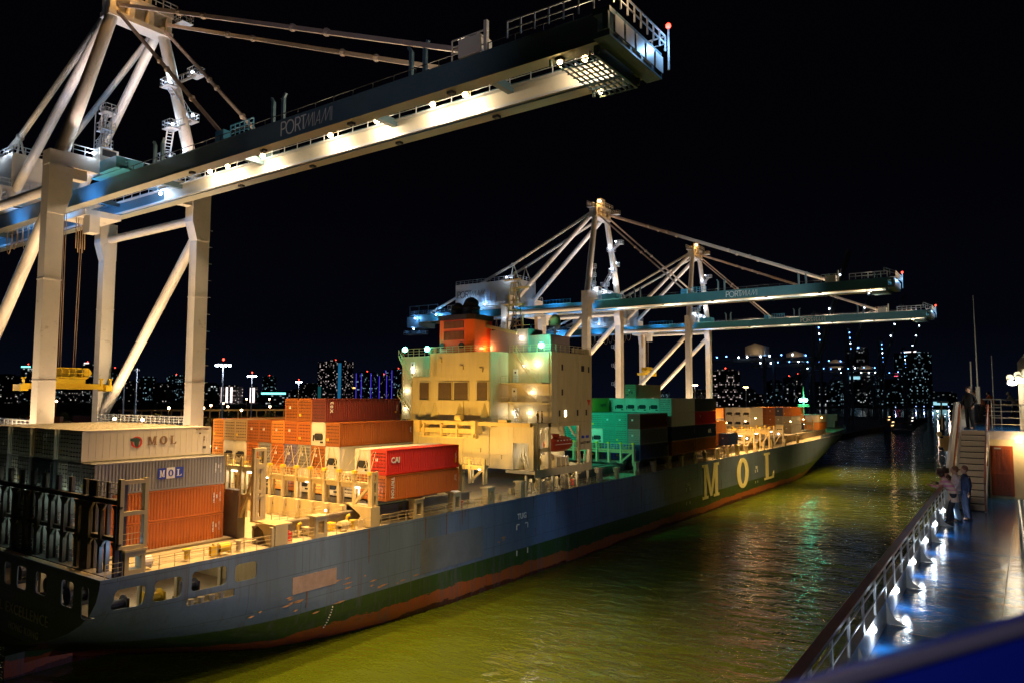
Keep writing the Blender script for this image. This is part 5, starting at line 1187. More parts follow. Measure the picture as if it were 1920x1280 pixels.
lamp(cr, (31, 94.5, 24.0), (.12, .45, 1), 900, 'SPOT', .2, aim=(30.4, 97, 20), angle=110); lamp(cr, (31, 94.5, 15), WARM, 500, 'SPOT', .2, aim=(30.4, 97, 20), angle=90)
# distant dark cranes with their booms raised
def far_crane(xc, label, y0=95):
    c = wthing('distant_crane', label, 'crane', (xc, y0+12, 2.5), 'distant dark cranes beyond the bow')
    dk = paint('far_crane_dark', (.02, .03, .045), .6); m_ = MB()
    for sx in (-9, 9):
        for Y in (y0, y0+26): m_.box(xc+sx-.8, xc+sx+.8, Y-.7, Y+.7, 3, 46)
        m_.bar((xc+sx, y0, 44), (xc+sx, y0+26, 18), 1.1); m_.bar((xc+sx, y0, 44), (xc+sx*.4, y0+1, 70), 1.2)
    m_.build('tower_frame', dk, c)
    m_ = MB(); m_.box(xc-4, xc-3, y0, y0+62, 44.5, 46.5); m_.box(xc+3, xc+4, y0, y0+62, 44.5, 46.5); m_.box(xc-4, xc+4, y0-.6, y0+.6, 68, 71); m_.build('rear_girder', dk, c)
    m_ = MB(); m_.bar((xc-3.5, y0-1, 46), (xc-3.5, y0-18, 104), 1.0, 1.6); m_.bar((xc+3.5, y0-1, 46), (xc+3.5, y0-18, 104), 1.0, 1.6); m_.build('raised_boom', dk, c)
    m_ = MB(); m_.prism([(y0+27, 48), (y0+38, 48), (y0+38, 53), (y0+32.5, 55), (y0+27, 53)], 'x', xc-4.5, xc+4.5); m_.build('machinery_house', cream, c)
    lamp(c, (xc-8, y0+32, 50), WARM, 130, radius=.3)
    rn = random.Random(int(xc))
    for k in range(9): 
        m_ = MB(); m_.ball((xc-4.5, y0+4+k*6.3+rn.random()*2, 47+rn.random()), .42, 6, 4); m_.build('led_lamp', G_cool if rn.random() > .5 else G_blue, c)
    for k in range(7):
        m_ = MB(); t = k/7+.05; m_.ball((xc+9-5*t, y0, 48+24*t), .42, 6, 4); m_.build('led_lamp', G_blue if k % 3 else G_cool, c)
    for k in range(3):
        m_ = MB(); m_.ball((xc-4.5, y0-8-3*k, 72+9*k), .4, 6, 4); m_.build('led_lamp', G_cool, c)
    lamp(c, (xc+6, y0+30, 48), (.2, .5, 1), 1500, radius=.3)
far_crane(425, 'dark raised-boom crane with small lit house, nearest of the distant cranes by the bow')
far_crane(512, 'dark raised-boom crane with cream house and a bright blue lit ladder, second in the distance')
far_crane(640, 'dark raised-boom crane with dotted lights, third in the distance')
far_crane(770, 'dark crane farthest along the quay, before the tall lit towers')

# ================================================================== SKYLINE
def lit_facade(name, base, wcols, density, strength, cw=4.0, ch=4.2):
    mt = bpy.data.materials.new(name); mt.use_nodes = True; nt = mt.node_tree; L = nt.links
    b = nt.nodes['Principled BSDF']; b.inputs['Base Color'].default_value = (*base, 1); b.inputs['Roughness'].default_value = .7
    tc = node(nt, 'ShaderNodeTexCoord'); sp = node(nt, 'ShaderNodeSeparateXYZ'); L.new(tc.outputs['Object'], sp.inputs[0])
    ge = node(nt, 'ShaderNodeVectorMath', operation='ABSOLUTE')
    hx = node(nt, 'ShaderNodeMath', operation='ADD'); L.new(sp.outputs['X'], hx.inputs[0]); L.new(sp.outputs['Y'], hx.inputs[1])
    du = node(nt, 'ShaderNodeMath', operation='DIVIDE'); L.new(hx.outputs[0], du.inputs[0]); du.inputs[1].default_value = cw
    dv = node(nt, 'ShaderNodeMath', operation='DIVIDE'); L.new(sp.outputs['Z'], dv.inputs[0]); dv.inputs[1].default_value = ch
    fu = node(nt, 'ShaderNodeMath', operation='FLOOR'); fv = node(nt, 'ShaderNodeMath', operation='FLOOR'); L.new(du.outputs[0], fu.inputs[0]); L.new(dv.outputs[0], fv.inputs[0])
    ru = node(nt, 'ShaderNodeMath', operation='FRACT'); rv = node(nt, 'ShaderNodeMath', operation='FRACT'); L.new(du.outputs[0], ru.inputs[0]); L.new(dv.outputs[0], rv.inputs[0])
    oi = node(nt, 'ShaderNodeObjectInfo'); rz = node(nt, 'ShaderNodeMath', operation='MULTIPLY'); rz.inputs[1].default_value = 97; L.new(oi.outputs['Random'], rz.inputs[0])
    cb = node(nt, 'ShaderNodeCombineXYZ'); L.new(fu.outputs[0], cb.inputs[0]); L.new(fv.outputs[0], cb.inputs[1]); L.new(rz.outputs[0], cb.inputs[2])
    wn = node(nt, 'ShaderNodeTexWhiteNoise'); L.new(cb.outputs[0], wn.inputs['Vector'])
    gt = node(nt, 'ShaderNodeMath', operation='GREATER_THAN'); gt.inputs[1].default_value = 1-density; L.new(wn.outputs['Value'], gt.inputs[0])
    def inside(src, lo, hi):
        a = node(nt, 'ShaderNodeMath', operation='GREATER_THAN'); a.inputs[1].default_value = lo; c = node(nt, 'ShaderNodeMath', operation='LESS_THAN'); c.inputs[1].default_value = hi
        L.new(src, a.inputs[0]); L.new(src, c.inputs[0]); mm = node(nt, 'ShaderNodeMath', operation='MULTIPLY'); L.new(a.outputs[0], mm.inputs[0]); L.new(c.outputs[0], mm.inputs[1]); return mm.outputs[0]
    m1 = node(nt, 'ShaderNodeMath', operation='MULTIPLY'); L.new(inside(ru.outputs[0], .15, .85), m1.inputs[0]); L.new(inside(rv.outputs[0], .2, .8), m1.inputs[1])
    m2 = node(nt, 'ShaderNodeMath', operation='MULTIPLY'); L.new(m1.outputs[0], m2.inputs[0]); L.new(gt.outputs[0], m2.inputs[1])
    cr = node(nt, 'ShaderNodeValToRGB'); cr.color_ramp.interpolation = 'CONSTANT'; e = cr.color_ramp.elements
    e[0].position = 0; e[0].color = (*wcols[0], 1); e[1].position = .45; e[1].color = (*wcols[1], 1); g = e.new(.75); g.color = (*wcols[2], 1)
    sc2 = node(nt, 'ShaderNodeSeparateXYZ'); L.new(wn.outputs['Color'], sc2.inputs[0]); L.new(sc2.outputs['X'], cr.inputs[0])
    ms = node(nt, 'ShaderNodeMapRange'); ms.inputs['From Min'].default_value = 0; ms.inputs['From Max'].default_value = 1; ms.inputs['To Min'].default_value = .15; ms.inputs['To Max'].default_value = 1.6; 
    pw = node(nt, 'ShaderNodeMath', operation='POWER'); pw.inputs[1].default_value = 2.5; L.new(sc2.outputs['Y'], pw.inputs[0]); L.new(pw.outputs[0], ms.inputs['Value'])
    m3 = node(nt, 'ShaderNodeMath', operation='MULTIPLY'); L.new(m2.outputs[0], m3.inputs[0]); L.new(ms.outputs[0], m3.inputs[1])
    m4 = node(nt, 'ShaderNodeMath', operation='MULTIPLY'); m4.inputs[1].default_value = strength; L.new(m3.outputs[0], m4.inputs[0])
    L.new(cr.outputs[0], b.inputs['Emission Color']); L.new(m4.outputs[0], b.inputs['Emission Strength']); mt.cycles.emission_sampling = 'NONE'
    return mt
F_mix = lit_facade('facade_mixed', (.02,.03,.05), ((1,.82,.55),(.75,.95,1),(.5,.85,1)), .11, .45, 4.0, 4.0)
F_cool = lit_facade('facade_cool', (.015,.03,.05), ((.55,.95,1),(.4,.8,1),(.9,1,1)), .12, .42, 7.0, 4.2)
F_white = lit_facade('facade_white', (.03,.03,.05), ((1,.9,.75),(.95,.95,1),(1,.8,.75)), .2, .5, 4.2, 4.2)
F_dim = lit_facade('facade_dim', (.015,.02,.04), ((1,.75,.45),(.7,.9,1),(1,.9,.8)), .07, .4, 4.2, 4.2)
F_warm = lit_facade('facade_warm', (.03,.03,.03), ((1,.75,.5),(1,.55,.5),(.95,.95,.9)), .18, .42, 4.2, 4.2)
teal_g = glow('teal_top_glow', (.2,.9,.8), 2.2); purp = glow('violet_edge_glow', (.10,.06,1), .7); redg = glow('red_sign_glow', (1,.1,.18), 3); whg = glow('pale_strip_glow', (1,.82,.8), 1.8)
amb = glow('amber_sign_glow', (1,.45,.1), 3)
B = [(783,2163,55,76,F_dim,''),(937,2425,28,111,F_cool,'teal'),(832,2037,54,56,F_mix,''),(876,2018,52,47,F_dim,''),(1036,2275,25,118,F_cool,'white'),(980,2081,35,63,F_warm,''),(1013,2065,35,96,F_mix,''),
 (1095,2136,47,66,F_dim,''),(1179,2205,42,80,F_mix,''),(1118,2010,39,59,F_dim,''),(1300,2252,47,88,F_mix,''),(1190,1968,40,51,F_warm,''),(1014,1607,35,53,F_cool,''),(1161,1750,56,51,F_white,'stripes'),(1212,1715,16,50,F_white,'stripes'),
 (1658,2256,39,94,F_mix,''),(1024,1357,50,34,F_cool,'wide'),(1548,1963,31,44,F_dim,''),(1647,2012,59,65,F_dim,''),(1446,1658,83,125,F_white,'bluecol'),(1620,1770,24,52,F_dim,'amber'),(1582,1669,56,96,F_mix,'purple'),(1619,1634,43,88,F_dim,'purple'),
 (1648,1600,66,106,F_mix,'purple'),(2337,1139,56,33,F_mix,''),(2375,1057,67,42,F_mix,''),(2427,932,48,48,F_dim,''),(1702,586,55,89,F_white,''),(2193,694,45,49,F_cool,''),(2216,617,35,74,F_mix,''),(2323,602,29,86,F_cool,''),(2427,601,20,95,F_dim,''),
 (1953,433,40,62,F_cool,''),(2158,427,35,71,F_mix,''),(2265,399,52,165,F_cool,'crown'),(2371,372,41,81,F_mix,''),(2179,301,40,72,F_mix,''),(2285,261,76,150,F_mix,'redtop'),(2589,235,38,31,F_cool,''),
 (2350,200,60,40,F_cool,'glowbase'),(1500,2050,90,34,F_mix,''),(1350,2120,80,36,F_dim,''),(1240,2200,70,38,F_mix,''),(1750,1900,80,36,F_dim,''),(2500,760,120,34,F_dim,''),(2450,520,90,52,F_cool,''),(2400,330,120,44,F_cool,'')]
desc = {'teal':'with a teal lit top','white':'with a pale lit roof strip','stripes':'with bright white window columns','bluecol':'with blue lit corner column','purple':'with violet edge lights','amber':'with an amber sign','crown':'with bright crown lights','redtop':'with pale red lit roof edge','wide':'of wide low teal glow','glowbase':'with glowing base','':'with scattered lit windows'}
names_pos = []
for i, (x, y, w_, h, F, st) in enumerate(B):
    ang = math.degrees(math.atan2(y, x))
    rank = sum(1 for q_ in B if math.atan2(q_[1], q_[0]) > math.atan2(y, x))+1
    ordn = (ORD+['fourteenth','fifteenth','sixteenth','seventeenth','eighteenth','nineteenth','twentieth'])
    tens = {2: 'twenty-', 3: 'thirty-', 4: 'forty-'}
    place = f"{ordn[rank-1]} from the left" if rank <= 20 else f"{ordn[len(B)-rank]} from the right" if len(B)-rank < 20 else f"{tens[rank//10]}{ordn[rank % 10-1] if rank % 10 else 'tenth'} from the left"
    hh = 'tall' if h > 85 else ('mid-height' if h > 55 else 'low')
    if st == 'wide': w_ = 62
    t = thing('tower_block', f"{hh} distant building {desc[st]}, {place} along the skyline", 'building', (x, y, 0), math.radians(ang-35), 'city skyline across the water')
    mb = MB(); mb.box(-w_/3, w_/3, -w_/2, w_/2, 1, h-4)
    mb.box(-w_/4, w_/4, -w_/3, w_/4, h-4, h)
    o = mb.build('facade', F, t)
    if st == 'teal' or st == 'wide': m_ = MB(); m_.box(-w_/3-1, -w_/3-.3, -w_/2, w_/2, h-8, h-4); m_.build('lit_crown', teal_g, t)
    if st in ('white', 'redtop'): m_ = MB(); m_.box(-w_/4-1, -w_/4-.3, -w_/3, w_/4, h-3.5, h-.5); m_.build('lit_crown', whg, t)
    if st == 'crown':
        m_ = MB(); m_.box(-w_/3-1, -w_/3-.3, -w_/2.5, w_/2.5, h*.45, h*.45+9); m_.build('lit_storey', glow('pale_cyan_glow', (.4,.85,1), .7), t); m_ = MB(); m_.box(-w_/4-1, -w_/4-.3, -w_/3, -w_/8, h-4, h); m_.build('lit_crown', G_blue, t)
    if st == 'redtop': m_ = MB(); m_.box(-w_/3-1, -w_/3-.3, w_*.35, w_*.5, h*.55, h*.6); m_.build('red_sign', redg, t)
    if st == 'amber': m_ = MB(); m_.box(-w_/3-1, -w_/3-.3, -w_/2, w_/2, h-6, h-2); m_.build('amber_sign', amb, t)
    if st == 'glowbase': m_ = MB(); m_.box(-w_/3-2, -w_/3-1, -w_/2, w_/2, 3, 12); m_.build('lit_storey', glow('pale_cyan_glow', (.4,.85,1), .7), t)
    if st == 'stripes':
        for k in range(4): m_ = MB(); yy = -w_/2+w_*(k+.4)/4; m_.box(-w_/3-1, -w_/3-.3, yy, yy+w_/12+1, 4, h-6); m_.build('window_column', whg, t)
    if st == 'bluecol':
        for yy, c_ in ((-w_*.42, glow('blue_column_glow', (.02,.22,.45), .4)), (w_*.4, glow('teal_column_glow', (.02,.2,.22), .25))): m_ = MB(); m_.tube((-w_/3-2, yy, 2), (-w_/3-2, yy, h*.93 if yy < 0 else h*.4), 4.5, n=10); m_.build('lit_column', c_, t)
    if st == 'purple':
        for yy in (-w_/2, w_*.12, w_/2-2): m_ = MB(); m_.box(-w_/3-1.2, -w_/3-.3, yy, yy+1.3, 4, h-4); m_.build('edge_light', purp, t)
    if h > 85: m_ = MB(); m_.ball((0, 0, h+2), 1.5, 6, 4); m_.build('beacon', G_red, t)

# high masts, street lamps, trees, yard boxes on the port land
for i, (x, y, z, lab) in enumerate(((129,198,34.0,'tallest floodlight mast with a red beacon, just right of the near crane leg'),(222,316,34.5,'second floodlight mast right of the near crane leg'),(341,430,34.5,'small floodlight mast just left of the stacked brown containers'),(730,231,34.5,'lit mast behind the farthest bow containers'),(586,228,34.5,'floodlight mast between the legs of the farthest crane'))):
    t = thing('light_mast', lab, 'light mast', (x, y, 2.5), 0, 'high light masts of the terminal')
    m_ = MB(); m_.tube((0,0,0), (0,0,z-2.5), .42, .2, n=8); po = m_.build('mast_pole', galv, t)
    m_ = MB(); m_.tube((0,0,z-3.0), (0,0,z-2.7), 1.9, n=12); hd = m_.build('lamp_ring', dark, t)
    m_ = MB()
    for k in range(10): a = .6283*k; m_.ball((2.0*math.cos(a), 2.0*math.sin(a), z-3.2), .34, 6, 4)
    m_.build('lamp_head', G_cool if i < 3 else G_warm, hd)
    if i < 3: m_ = MB(); m_.ball((0,0,z-1.4), .38, 6, 4); m_.build('beacon', G_red, t)
    lamp(t, (0,0,z-4), (.75,.82,1), 16000 if i < 3 else 7000, radius=.6)
for i, (x, y, z) in enumerate(((106,204,31.8),(135,268,29.1))):
    t = thing('light_mast', ('thin unlit mast between the near crane legs, left one','thin unlit mast between the near crane legs, right one')[i], 'light mast', (x, y, 2.5), 0, 'high light masts of the terminal'); m_ = MB(); m_.tube((0,0,0), (0,0,z-2.5), .4, .25, n=8); m_.box(-.9,.9,-.2,.2,z-3.2,z-2.8); m_.build('mast_pole', galv, t)
LS = [(342,517,15.1),(294,429,14.1),(474,644,20.0),(356,483,15.3),(456,657,20.0),(247,435,16.0),(264,425,15.9),(383,586,16.7),(271,645,18.7),(321,507,16.2)]
for i, (x, y, z) in enumerate(LS):
    t = thing('street_lamp', 'small amber street lamp among the distant shore trees', 'street lamp', (x, y, 2.5), 0, 'amber street lamps on the far shore')
    m_ = MB(); m_.tube((0,0,0), (0,0,z-2.5), .2, n=6); m_.build('lamp_pole', dark, t); m_ = MB(); m_.ball((0,0,z-2.2), .75, 8, 6); m_.build('lamp_head', G_warm, t); lamp(t, (-1,-1,z-2.2), SOD, 2500, radius=.4)
leaf = paint('foliage', (.06,.08,.025), .8, vary=.5, scale=.8)
def tree(x, y, h, label):
    t = thing('tree', label, 'tree', (x, y, 2.5), 0, 'trees along the far shore'); rn = random.Random(int(x*7+y))
    m_ = MB(); m_.tube((0,0,0), (0,0,h*.5), .35, .2, n=6)
    for k in range(4): a = rn.random()*6.28; m_.tube((0,0,h*.4), (math.cos(a)*h*.25, math.sin(a)*h*.25, h*.7), .15, .07, n=5)
    m_.build('trunk', dark, t); m_ = MB()
    for k in range(260):
        a, b_, r_ = rn.random()*6.28, rn.uniform(-1,1), rn.random()**.4
        px, py, pz = math.cos(a)*r_*h*.42*(1-b_*b_)**.5, math.sin(a)*r_*h*.42*(1-b_*b_)**.5, h*.68+b_*r_*h*.32
        s_ = rn.uniform(.35,.75); u, v = Vector((rn.gauss(0,1),rn.gauss(0,1),rn.gauss(0,1))).normalized()*s_, Vector((rn.gauss(0,1),rn.gauss(0,1),rn.gauss(0,1))).normalized()*s_
        p = Vector((px,py,pz)); m_.add([p-u, p+v, p+u, p-v], [(0,1,2,3)])
    me = m_.mesh('crown', leaf, fix=False); link('crown', me, t)
for i in range(26):
    a = math.radians(45+i*0.95+random.uniform(-.3,.3)); d_ = 470+60*math.sin(i*1.7)+i*4; tree(d_*math.cos(a), d_*math.sin(a), 8+3*math.sin(i*2.3), 'rounded tree in the row lit by amber street lamps on the far shore')
for i, (x, y, c_, lab) in enumerate(((118,305,'orange-brown','orange container on the quay seen between the near crane legs'),(133,302,'dark maroon','dark maroon container on the quay beside the orange one'),(100,190,'cream','pale container with dark lettering on the quay right of the near crane'),(84,160,'navy','navy container with white figures standing on the quay behind the white box'),(149,298,'rust brown','brown container at the end of the quay row'),(240,330,'tan','tan container on the distant yard'),(262,338,'rust brown','rust brown container on the distant yard'))):
    for k in range(2 if i in (2, 3) else 5 if i < 5 else 1):
        t, sh = container((x, y, 2.55+2.75*k), 'dry', c_, lab if k == 0 else lab.replace('container', f'container, {TIER[k]} tier,'), 'containers on the quay', 0, rz=-.9 if i < 2 or i == 4 else -.5)
# low bridge of lit arches and moored small craft beyond the bow
t = thing('viaduct', 'low lit concrete viaduct behind the shore trees', 'bridge', (420, 640, 2)); m_ = MB()
for k in range(22): m_.box(-90+k*8.5, -89+k*8.5, -2, 2, 0, 7)
m_.box(-92, 96, -3, 3, 7, 8.6); o = m_.build('viaduct_deck', conc, t); t.rotation_euler = (0,0,-.6); lamp(t, (0,-25,14), SOD, 9000, radius=1); lamp(t, (50,-25,14), SOD, 9000, radius=1)
for i, (x, y, z, c_, lab) in enumerate(((689,100,3,'warm','small workboat with orange deck lights beyond the bow'),(592,84,1.2,'warm','small boat with two amber lights close by the bow'),(880,75,2,'cool','small boat with white lights out in the channel'),(700,84,2,'white','pilot boat with a cluster of white lights beyond the bow'))):
    t = thing('small_boat', lab, 'boat', (x, y, 0)); m_ = MB(); m_.prism([(-9,-2.2),(7,-2.2),(11,0),(7,2.2),(-9,2.2)], 'z', -.2, 2.0); m_.build('boat_hull', dark, t); m_ = MB(); m_.box(-6,2,-1.6,1.6,2,4.6); m_.box(-4,0,-1.3,1.3,4.6,6.2); m_.build('boat_cabin', dark, t)
    g_ = {'warm':glow('boat_warm', (1,.6,.25), 2.5),'cool':glow('boat_cool', (.7,.85,1), 2),'white':glow('boat_white', (1,.9,.8), 2)}[c_]
    for k in range(4): m_ = MB(); m_.ball((-5+3*k,-2.4,3.2+z*.8+(k % 2)*2.4), .42, 6, 4); m_.build('boat_lamp', g_, t)
    lamp(t, (-4,-3,7), SOD if c_ == 'warm' else WHITE, 60, radius=.3)
for i, (x, y) in enumerate(((1789,201),(1790,186),(1792,170),(1793,154),(1794,141),(1200,108),(1230,96),(1600,215))):
    t = thing('shore_light', 'small blue-white quay light on the far waterline', 'light', (x, y, 0), 0, 'lights along the far waterline'); m_ = MB(); m_.tube((0,0,0),(0,0,4),.4,n=6); m_.build('light_post', dark, t); m_ = MB(); m_.ball((0,0,5), .9, 6, 4); m_.build('light_head', (G_warm if i in (5,6) else glow('shore_blue', (.35,.5,1), 2.5)), t); lamp(t, (-3,0,5), (.4,.55,1), 500, radius=.6)

# ================================================================== OUR SHIP (the deck we look along)
bluedeck = paint('blue_deck', (.010,.10,.32), .16, vary=.35, scale=2.4, rust=.1, grime=(.006,.02,.05), bump=.3)
wood = paint('varnished_wood', (.30,.065,.018), .3, vary=.3, scale=4); steel_w = paint('white_ship_steel', (.66,.64,.62), .35, vary=.06, scale=2, rust=.05, grime=(.4,.35,.3))
DZ = 20.6
cs = wthing('cruise_ship', 'white passenger ship deck in the foreground with wet blue floor, stairs and varnished rail', 'ship', (18, 0, 0))
def ry(x): return 2.06 + (x-8)*.018     # inner line of the bulwark
d = MB(); d.add([(-6,-3,DZ),(34.6,-3,DZ),(34.6,2.45,DZ),(-6,2.0,DZ)], [(0,1,2,3)]); d.add([(-6,-3,DZ-.3),(34.6,-3,DZ-.3),(34.6,2.45,DZ-.3),(-6,2.0,DZ-.3)], [(3,2,1,0)]); d.build('lower_deck', bluedeck, cs)
d = MB(); d.prism([(-6,1.95),(34.5,2.5),(40,2.7),(60,2.9),(60,-3),(-6,-3)][::-1], 'z', 0.0, DZ-.32); d.build('ship_side', steel_w, cs)
# sill, bulwark plate and cap rail
d = MB()
for k in range(0, 26):
    xa, xb = 2+k*1.1, 2+(k+1)*1.1
    d.add([(xa,ry(xa)+.0,DZ),(xb,ry(xb)+.0,DZ),(xb,ry(xb)+.0,DZ+.40),(xa,ry(xa),DZ+.40),(xa,ry(xa)+.16,DZ-.3),(xb,ry(xb)+.16,DZ-.3),(xb,ry(xb)+.16,DZ+.40),(xa,ry(xa)+.16,DZ+.40)], [(0,3,2,1),(4,5,6,7),(3,7,6,2)])
d.build('bulwark', steel_w, cs)
d = MB(); d.bar((2, ry(2)-.02, DZ+1.10), (28.4, ry(28.4)-.02, DZ+1.10), .13, .05); d.build('rail_cap', wood, cs)
d = MB()
for k in range(2): d.bar((2, ry(2)+.015, DZ+.62+.22*k), (28.4, ry(28.4)+.015, DZ+.62+.22*k), .018)
d.build('rail_wire', steel_w, cs)
x = 4.0
while x < 28.5:
    d = MB(); d.box(x-.035, x+.035, ry(x)+.0, ry(x)+.03, DZ+.38, DZ+1.08); d.build('rail_post', steel_w, cs); x += 1.15
for k, x in enumerate((5.8, 8.7, 11.5, 14.3, 17.2, 20.1, 23.0, 26.0)):      # curved brackets flaring onto the deck, lamps between
    P_ = [(ry(x)-.34, DZ+.005), (ry(x)-.25, DZ+.035), (ry(x)-.13, DZ+.10), (ry(x)-.06, DZ+.22), (ry(x)-.02, DZ+.36), (ry(x), DZ+.36), (ry(x), DZ+.005)]
    d = MB(); d.prism(P_, 'x', x-.015, x+.015); d.build('bulwark_bracket', steel_w, cs)
    xl = x+1.25
    d = MB(); d.ball((xl, ry(xl)-.03, DZ+.30), .052, 12, 8, sz=(1.2,.6,1)); d.tube((xl, ry(xl)-.02, DZ+.30), (xl, ry(xl), DZ+.30), .07, n=12)
    lo = d.build('deck_lamp', G_white, cs, smooth=True); lamp(lo, (xl, ry(xl)-.16, DZ+.27), (.72,.86,1), 6, radius=.05)
d = MB(); d.prism([(3.0,DZ+.02),(27,DZ+.02)], 'y', 0, .01) if False else None
# scuppers and deck drain lines
d = MB(); d.box(5, 27, .55, .57, DZ+.002, DZ+.008); d.box(13.9, 13.93, -1, 1.8, DZ+.002, DZ+.008); d.box(22, 22.03, -1, 1.9, DZ+.002, DZ+.008); d.build('deck_seam', paint('deck_seam', (.02,.05,.12), .4), cs)
# bulkhead with the wooden door, upper deck, stairs
UZ = 23.2
d = MB(); d.box(34.5, 34.7, -3, 1.42, DZ, 22.88); d.box(34.5, 34.62, 2.4, 2.5, DZ, 22.9); d.box(34.44, 34.5, -3, 1.42, DZ, DZ+.09); d.build('end_bulkhead', paint('cream_bulkhead', (.70,.60,.42), .45, vary=.05), cs)
d = MB(); d.box(34.40, 34.49, .62, 1.36, DZ+.1, 22.62); dr = d.build('wooden_door', wood, cs)
d = MB()
for z0, z1 in ((DZ+.2, DZ+.95), (DZ+1.1, DZ+1.9)):
    for a in range(4): d.box(34.37, 34.40, .72+.15*a, .83+.15*a, z0, z1)
d.build('door_panel', paint('wood_panel', (.22,.045,.012), .35, vary=.3, scale=5), dr)
d = MB(); d.box(34.33, 34.4, 1.0, 1.22, 22.5, 22.55); d.build('door_closer', galv, dr)
d = MB(); d.box(34.38, 34.5, -.25, .22, 22.0, 22.1); d.box(34.40, 34.46, .05, .2, DZ+.95, DZ+1.55); d.build('red_fire_box', redmark, cs)
d = MB(); d.prism([(34.4,-3),(34.4,2.5),(62,4.0),(62,-3)][::-1], 'z', UZ-.02, UZ); d.build('upper_deck', bluedeck, cs)
d = MB(); d.box(34.35, 34.4, -3, 2.45, UZ-.33, UZ+.0); d.box(34.4, 60, -3, 2.45, UZ-.33, UZ-.03); d.build('upper_deck_edge', paint('lilac_white', (.5,.47,.55), .4), cs)
d = MB(); n_ = 13
for k in range(n_):
    z = DZ+.2*(k+1); x0 = 30.0+k*.345
    d.box(x0, x0+.34, 1.42, 2.28, z-.165, z)
st = d.build('stair_treads', paint('cream_tread', (.55,.47,.36), .5, vary=.1), cs)
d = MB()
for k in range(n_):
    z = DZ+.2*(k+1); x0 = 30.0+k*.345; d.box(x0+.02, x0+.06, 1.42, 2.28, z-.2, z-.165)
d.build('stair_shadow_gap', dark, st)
for y in (1.36, 2.30):
    d = MB(); d.prism([(29.9,DZ),(30.25,DZ),(34.75,UZ),(34.4,UZ)], 'y', y, y+.05) if y > 2 else d.prism([(29.9,DZ),(30.25,DZ),(34.75,UZ),(34.4,UZ)], 'y', y, y+.05)
    d.build('stair_stringer', steel_w, cs)
    d = MB(); d.tube((29.95, y+.02, DZ+.95), (34.5, y+.02, UZ+1.0), .04, n=8); d.build('stair_handrail', wood, cs)
    d = MB(); d.bar((29.95, y+.02, DZ), (29.95, y+.02, DZ+.95), .06); d.bar((34.5, y+.02, UZ), (34.5, y+.02, UZ+1.05), .07, .07)
    d.bar((32.2, y+.02, DZ+1.4), (32.2, y+.02, DZ+2.2), .04); d.build('handrail_post', steel_w if y > 2 else wood, cs)
d = MB(); d.prism([(29.2,DZ),(34.6,DZ),(34.6,UZ+1.1),(34.2,UZ+1.1),(29.2,DZ+1.1)], 'y', 2.42, 2.5); d.prism([(34.6,DZ),(60,DZ),(60,UZ+1.1),(34.6,UZ+1.1)], 'y', 2.5, 2.6) if False else d.add([(34.6,2.5,DZ),(62,4.0,DZ),(62,4.0,UZ+1.05),(34.6,2.5,UZ+1.1),(34.6,2.42,DZ),(62,3.92,DZ),(62,3.92,UZ+1.05),(34.6,2.42,UZ+1.1)], [(0,1,2,3),(7,6,5,4),(3,2,6,7)])
d.build('side_bulwark', steel_w, cs)
d = MB(); d.box(35.0, 35.4, 2.75, 2.98, 22.3, 22.9); d.box(35.0, 35.3, 2.95, 3.12, 22.45, 22.8); d.tube((34.9, 3.12, 23.0), (35.1, 3.12, 23.0), .09, n=12); d.box(34.95, 35.0, 2.95, 3.2, 22.9, 22.93); d.bar((34.3, 2.95, 23.2), (34.3, 2.95, 24.3), .06); d.bar((34.3, 2.7, 24.3), (34.3, 3.1, 24.3), .06)
d.build('outboard_lamp_box', paint('ochre_box', (.55,.36,.12), .5), cs)
d = MB(); d.rail((34.42, -2.5, UZ), (34.42, 1.25, UZ), 1.02, 1.0, 4, .018); d.rail((36.5, -1.5, UZ), (36.5, 1.3, UZ), 1.25, .9, 2, .018) if False else None; d.build('upper_deck_rail', steel_w, cs)
d = MB(); d.rail((58, -3, UZ), (58, 3.6, UZ), 1.15, 1.2, 3, .03); d.rail((44, 1.2, UZ), (44, 2.0, UZ), 1.2, .4, 3, .025); d.build('far_rail', steel_w, cs)
d = MB(); d.add([(38.5,2.6,UZ),(46,2.95,UZ),(46,2.95,UZ+1.3),(38.5,2.6,UZ+.3),(38.5,2.3,UZ),(46,2.2,UZ),(46,2.3,UZ+1.35),(38.5,2.4,UZ+.3)], [(0,1,2,3),(7,6,5,4),(3,2,6,7),(0,3,7,4)]); d.build('wind_deflector', steel_w, cs)
wa = MB(); wa.tube((40.5, 1.98, 24.2), (40.5, 1.98, 25.0), .09, n=10); wa.tube((40.5, 1.98, 25.0), (40.5, 2.0, 29.3), .03, .012, n=6); wa.build('whip_antenna', steel_w, cs)
wa = MB(); wa.tube((41, 2.25, 24.2), (41, 2.25, 26.2), .03, n=6); wa.build('whip_antenna', steel_w, cs)
wa = MB(); wa.tube((44, 1.5, 23.2), (44, 1.5, 26.6), .02, n=6); wa.build('whip_antenna', steel_w, cs)
d = MB(); d.prism([(29.8,.42),(29.8,-2.5),(32,-2.5),(32,.42)], 'z', UZ, 26.6) if False else None
d = MB(); d.box(36.0, 36.6, -2.5, .37, UZ, 25.9); d.prism([(.37, 25.9), (-.3, 26.9), (-2.5, 26.9), (-2.5, 25.9)], 'x', 36.0, 36.6); d.box(35.95, 36.0, .2, .28, UZ, 25.4); d.build('deck_house_corner', paint('pale_gold_wall', (.62,.52,.33), .45, vary=.05), cs)
